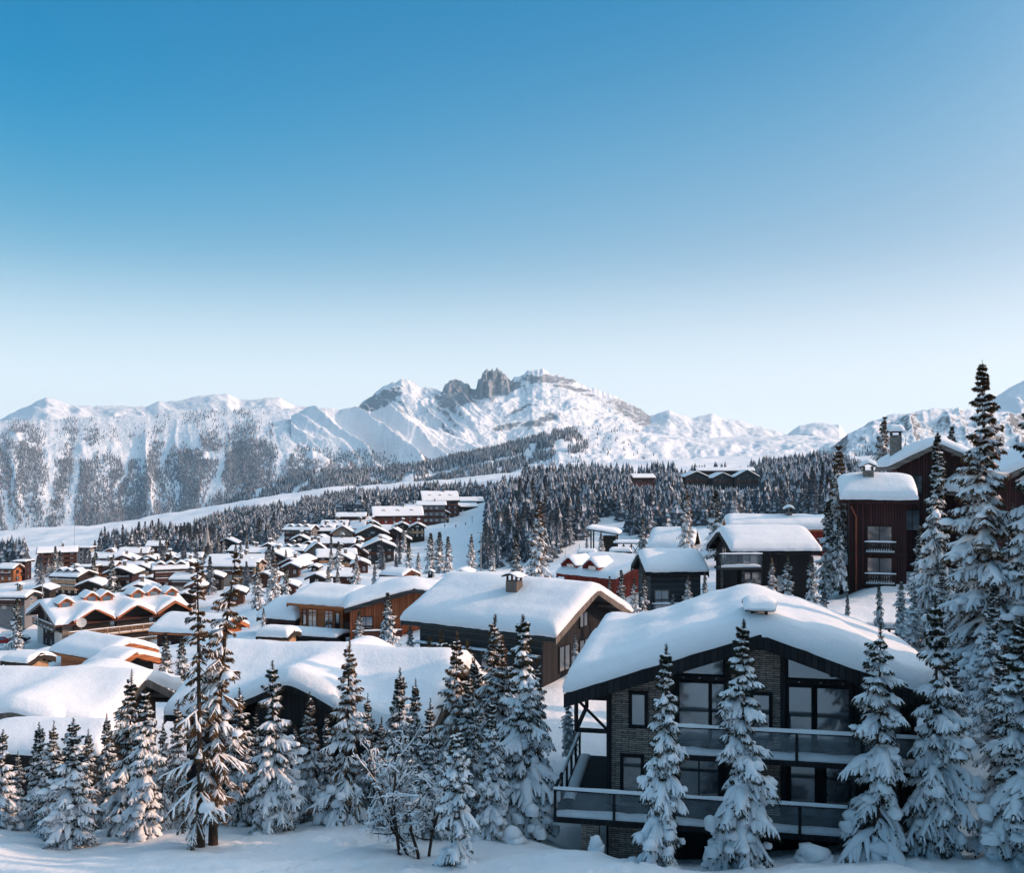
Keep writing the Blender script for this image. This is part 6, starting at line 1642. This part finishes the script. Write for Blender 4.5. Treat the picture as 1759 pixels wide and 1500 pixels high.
# woods on the far slopes: small cones
def cone(seed, n=5):
    rng = np.random.default_rng(seed); a = np.linspace(0, 6.283, n, endpoint=False)
    V = []; T = []; Mi = []
    for z0, z1, r in ((0, .6, 1.0), (.35, 1.0, .62)):
        o = len(V) * (n + 1); V.append(np.concatenate([np.stack([np.cos(a) * r, np.sin(a) * r, 0 * a + z0], -1), [[0, 0, z1]]]))
        for k in range(n): T.append((o + k, o + (k + 1) % n, o + n)); Mi.append(1 if rng.random() < .42 else 0)
    return np.concatenate(V), np.array(T), np.array(Mi)
CT_ = [cone(i) for i in range(6)]
def on_layer(i, n, seed, mask, vr=(0, 1)):
    px, v, XYZ = LAYER[i]; rng = np.random.default_rng(seed)
    a = rng.uniform(0, len(px) - 1.01, n); b = rng.uniform(vr[0], vr[1], n) * (len(v) - 1.01)
    ia, ib = a.astype(int), b.astype(int); fa, fb = (a - ia)[:, None], (b - ib)[:, None]
    p = XYZ[ia, ib] * (1 - fa) * (1 - fb) + XYZ[ia + 1, ib] * fa * (1 - fb) + XYZ[ia, ib + 1] * (1 - fa) * fb + XYZ[ia + 1, ib + 1] * fa * fb
    pp = px[0] + a / (len(px) - 1) * (px[-1] - px[0]); vv = b / (len(v) - 1)
    py = HY - p[:, 2] / p[:, 1] * F
    d = mask(pp, vv, py); return p[rng.random(n) < d]
def m_face(px, v, py):
    w = px + 18 * fbm(px / 40, py / 50, 3, 60)
    gul = fbm((w - (py - 800) * (0.35 * np.clip((150 - px) / 150, 0, 1) - .12)) / 19, py / 240, 3, 120, .5)
    d = np.clip((gul + .30) * 1.7, 0, 1)
    up = np.clip((py - 722) / 70, 0.10, 1)
    patch = np.clip(.55 + fbm(px / 30, py / 16, 3, 121) * 2.2, 0, 1)
    right = np.clip((640 - px) / 90, 0, 1) * np.where(px > 470, np.clip((py - 745) / 60, 0, 1), 1)
    return d * up * np.where(py < 790, patch, np.clip(patch + .45, 0, 1)) * right
f1 = on_layer(2, 125000, 5, m_face)
def m_pyr(px, v, py):
    lower = np.clip((py - 775 + (700 - px) * .06) / 25, 0, 1)
    w = (px - 150 * (1 - v)); return np.clip(lower * (fbm(w / 16, v * 3, 3, 122) * 4 + .75), 0, 1) * .8
f2 = on_layer(3, 16000, 6, m_pyr)
def m_wood(px, v, py):
    base = np.clip(fbm(px / 26, v * 5, 3, 123) * 3 + .95, 0, 1)
    strip = np.abs(py - (805 + (800 - px) * .22)) < 3.5
    return np.where(strip & (px > 690), 0, base)
f3 = on_layer(8, 26000, 7, m_wood)
def m_plat(px, v, py):
    return np.clip((1000 - px) / 100, 0, 1) * np.clip(fbm(px / 18, py / 9, 3, 124) * 3 + .6, 0, 1) + .45 * np.clip((1140 - px) / 120, 0, 1) * np.clip(fbm(px / 12, py / 6, 3, 125) * 4 - .1, 0, 1)
f4 = on_layer(5, 7000, 8, m_plat)
def m_right(px, v, py): return np.clip((py - 752) / 40, 0, 1) * np.clip(fbm(px / 12, py / 8, 3, 126) * 3 + .1, 0, 1)
f5 = on_layer(6, 3500, 9, m_right)
def hs_(a, lo, hi, s): return np.random.default_rng(s).uniform(lo, hi, len(a))
dn = np.array([0, 0, -2.0])
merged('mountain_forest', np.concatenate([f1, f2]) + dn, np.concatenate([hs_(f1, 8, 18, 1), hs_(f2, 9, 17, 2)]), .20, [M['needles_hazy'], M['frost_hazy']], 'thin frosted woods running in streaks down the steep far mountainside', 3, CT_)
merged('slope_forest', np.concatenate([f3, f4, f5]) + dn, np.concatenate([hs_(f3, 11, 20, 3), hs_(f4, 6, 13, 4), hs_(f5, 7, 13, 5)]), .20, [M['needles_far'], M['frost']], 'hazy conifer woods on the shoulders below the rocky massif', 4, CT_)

# unseen wood on the right, tree heights set to shape the foreground shade
rng = np.random.default_rng(77); sp_ = []
while len(sp_) < 150:
    y_ = rng.uniform(8, 58) if len(sp_) < 80 else rng.uniform(8, 36); x_ = rng.uniform(.60 * y_ + 8, .60 * y_ + 42)
    if 38 < y_ < 62 and rng.random() < .5: continue
    if all((x_ - a) ** 2 + (y_ - b) ** 2 > 4.5 for a, b in sp_): sp_.append((x_, y_))
sp_ = np.array(sp_); zz = H(sp_[:, 0], sp_[:, 1]); lim = np.where(sp_[:, 1] < 35, -9.0 + .41 * (sp_[:, 0] + 15), np.where(sp_[:, 1] < 46, -5.6 + .41 * (sp_[:, 0] - 10) + rng.uniform(-1.5, 2.5, len(sp_)), -12.4 + .41 * (sp_[:, 0] + 4)))
hgt = np.clip(lim - zz, 3.5, 18) * rng.uniform(.86, 1.0, len(sp_))
FT2 = [far_tree(300 + i, 11, 12) for i in range(4)]
merged('shading_forest', np.column_stack([sp_, zz - .3]), hgt, .19, far_m, 'unseen spruce wood right of the chalets, heights set to shade the foreground', 9, FT2)
# ------------------------------------------------------------------ light, sky, camera
SUN_E, SUN_A = R(22.5), R(2)        # elevation; azimuth from +X towards +Y
sd = Vector((math.cos(SUN_E) * math.cos(SUN_A), math.cos(SUN_E) * math.sin(SUN_A), math.sin(SUN_E)))
sl = bpy.data.lights.new('sun', 'SUN'); sl.energy = 2.2; sl.angle = R(0.55); sl.color = (1.0, 0.62, 0.42)
so = bpy.data.objects.new('sun', sl); COL.objects.link(so); so.rotation_euler = sd.to_track_quat('Z', 'Y').to_euler()
so.location = (60, 20, 80)
w = bpy.data.worlds.new('World'); SC.world = w; w.use_nodes = True
nt = w.node_tree; bg = nt.nodes['Background']
sky = nt.nodes.new('ShaderNodeTexSky'); sky.sky_type = 'NISHITA'; sky.sun_disc = False
sky.sun_elevation = SUN_E; sky.sun_rotation = math.pi / 2 - SUN_A
sky.altitude = 1800; sky.air_density = 1.0; sky.dust_density = 0.3; sky.ozone_density = 1.5
# sky gradient, paling to horizon and sun; unseen zenith brightened to lift the shade
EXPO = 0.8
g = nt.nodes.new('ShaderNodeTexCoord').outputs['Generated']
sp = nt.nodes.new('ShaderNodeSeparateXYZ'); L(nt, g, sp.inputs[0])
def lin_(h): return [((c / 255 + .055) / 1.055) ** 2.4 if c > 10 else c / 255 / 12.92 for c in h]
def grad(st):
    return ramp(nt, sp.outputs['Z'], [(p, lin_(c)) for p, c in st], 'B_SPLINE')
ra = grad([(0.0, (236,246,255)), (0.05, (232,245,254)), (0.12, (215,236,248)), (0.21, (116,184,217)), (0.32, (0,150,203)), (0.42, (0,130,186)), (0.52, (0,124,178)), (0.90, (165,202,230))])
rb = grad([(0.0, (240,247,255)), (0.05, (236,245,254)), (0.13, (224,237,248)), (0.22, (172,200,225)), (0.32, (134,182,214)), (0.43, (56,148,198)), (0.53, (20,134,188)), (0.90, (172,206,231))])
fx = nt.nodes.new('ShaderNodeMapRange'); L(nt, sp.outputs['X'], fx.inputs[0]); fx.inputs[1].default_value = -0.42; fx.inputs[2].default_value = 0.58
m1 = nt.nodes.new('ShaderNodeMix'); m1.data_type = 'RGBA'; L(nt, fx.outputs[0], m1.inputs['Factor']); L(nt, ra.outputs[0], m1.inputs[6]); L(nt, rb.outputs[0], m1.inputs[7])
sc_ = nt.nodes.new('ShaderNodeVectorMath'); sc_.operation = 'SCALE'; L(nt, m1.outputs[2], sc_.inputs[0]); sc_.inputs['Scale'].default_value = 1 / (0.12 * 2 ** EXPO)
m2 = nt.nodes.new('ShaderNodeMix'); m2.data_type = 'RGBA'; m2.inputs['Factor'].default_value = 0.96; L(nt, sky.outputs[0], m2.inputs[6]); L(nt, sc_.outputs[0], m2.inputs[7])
# the air glows round the low sun (outside the picture, to the right)
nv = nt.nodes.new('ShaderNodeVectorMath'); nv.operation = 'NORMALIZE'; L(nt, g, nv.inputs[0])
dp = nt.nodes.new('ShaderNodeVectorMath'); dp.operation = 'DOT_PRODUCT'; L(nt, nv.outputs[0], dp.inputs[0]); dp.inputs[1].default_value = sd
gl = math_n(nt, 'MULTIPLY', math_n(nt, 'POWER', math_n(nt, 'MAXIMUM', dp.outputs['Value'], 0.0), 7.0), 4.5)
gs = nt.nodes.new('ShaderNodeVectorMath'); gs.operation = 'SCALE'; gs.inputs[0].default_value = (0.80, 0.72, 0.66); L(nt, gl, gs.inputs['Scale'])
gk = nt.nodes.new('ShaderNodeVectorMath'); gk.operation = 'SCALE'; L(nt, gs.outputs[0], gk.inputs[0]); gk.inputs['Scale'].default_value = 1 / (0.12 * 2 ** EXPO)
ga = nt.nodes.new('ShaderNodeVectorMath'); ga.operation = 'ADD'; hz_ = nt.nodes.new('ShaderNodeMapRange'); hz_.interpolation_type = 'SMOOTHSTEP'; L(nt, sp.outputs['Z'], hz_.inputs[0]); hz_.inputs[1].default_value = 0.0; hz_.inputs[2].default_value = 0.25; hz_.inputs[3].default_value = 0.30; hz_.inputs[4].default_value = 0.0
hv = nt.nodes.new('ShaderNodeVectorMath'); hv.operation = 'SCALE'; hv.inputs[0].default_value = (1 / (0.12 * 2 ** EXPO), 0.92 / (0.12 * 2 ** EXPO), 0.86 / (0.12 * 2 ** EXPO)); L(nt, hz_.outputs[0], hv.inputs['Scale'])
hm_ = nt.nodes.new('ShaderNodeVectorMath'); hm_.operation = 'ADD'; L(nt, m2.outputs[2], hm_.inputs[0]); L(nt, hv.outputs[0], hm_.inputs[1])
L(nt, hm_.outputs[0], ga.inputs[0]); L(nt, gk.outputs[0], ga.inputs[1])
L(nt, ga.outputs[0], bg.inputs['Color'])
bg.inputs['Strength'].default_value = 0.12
cd = bpy.data.cameras.new('camera'); cam = bpy.data.objects.new('camera', cd); COL.objects.link(cam)
cam.location = (0, 0, 0); cam.rotation_euler = (R(90), 0, 0)
cd.sensor_fit = 'HORIZONTAL'; cd.sensor_width = 36; cd.lens = F / 1759 * 36; cd.shift_y = (HY - 750) / 1759
cd.clip_start = 0.5; cd.clip_end = 30000
SC.camera = cam
SC.view_settings.view_transform = 'Standard'; SC.view_settings.look = 'None'; SC.view_settings.exposure = EXPO; SC.view_settings.gamma = 1
# thin winter air
mb = MB(); mb.box(-8200, -300, -760, 8200, 9300, 690)
hz = mb.build('haze', []); hz['kind'] = 'stuff'; hz['label'] = 'thin pale winter haze over the valley and mountains'
hm = bpy.data.materials.new('haze'); hm.use_nodes = True; hn = hm.node_tree
hn.nodes.remove(hn.nodes['Principled BSDF']); pv = hn.nodes.new('ShaderNodeVolumePrincipled')
pv.inputs['Color'].default_value = (0.52, 0.80, 1.0, 1); pv.inputs['Density'].default_value = 5e-5; pv.inputs['Anisotropy'].default_value = 0.2
hn.links.new(pv.outputs[0], hn.nodes['Material Output'].inputs['Volume']); hz.data.materials.append(hm)
SC.cycles.volume_bounces = 0
SC.cycles.max_bounces = 6; SC.cycles.diffuse_bounces = 3; SC.cycles.transparent_max_bounces = 8
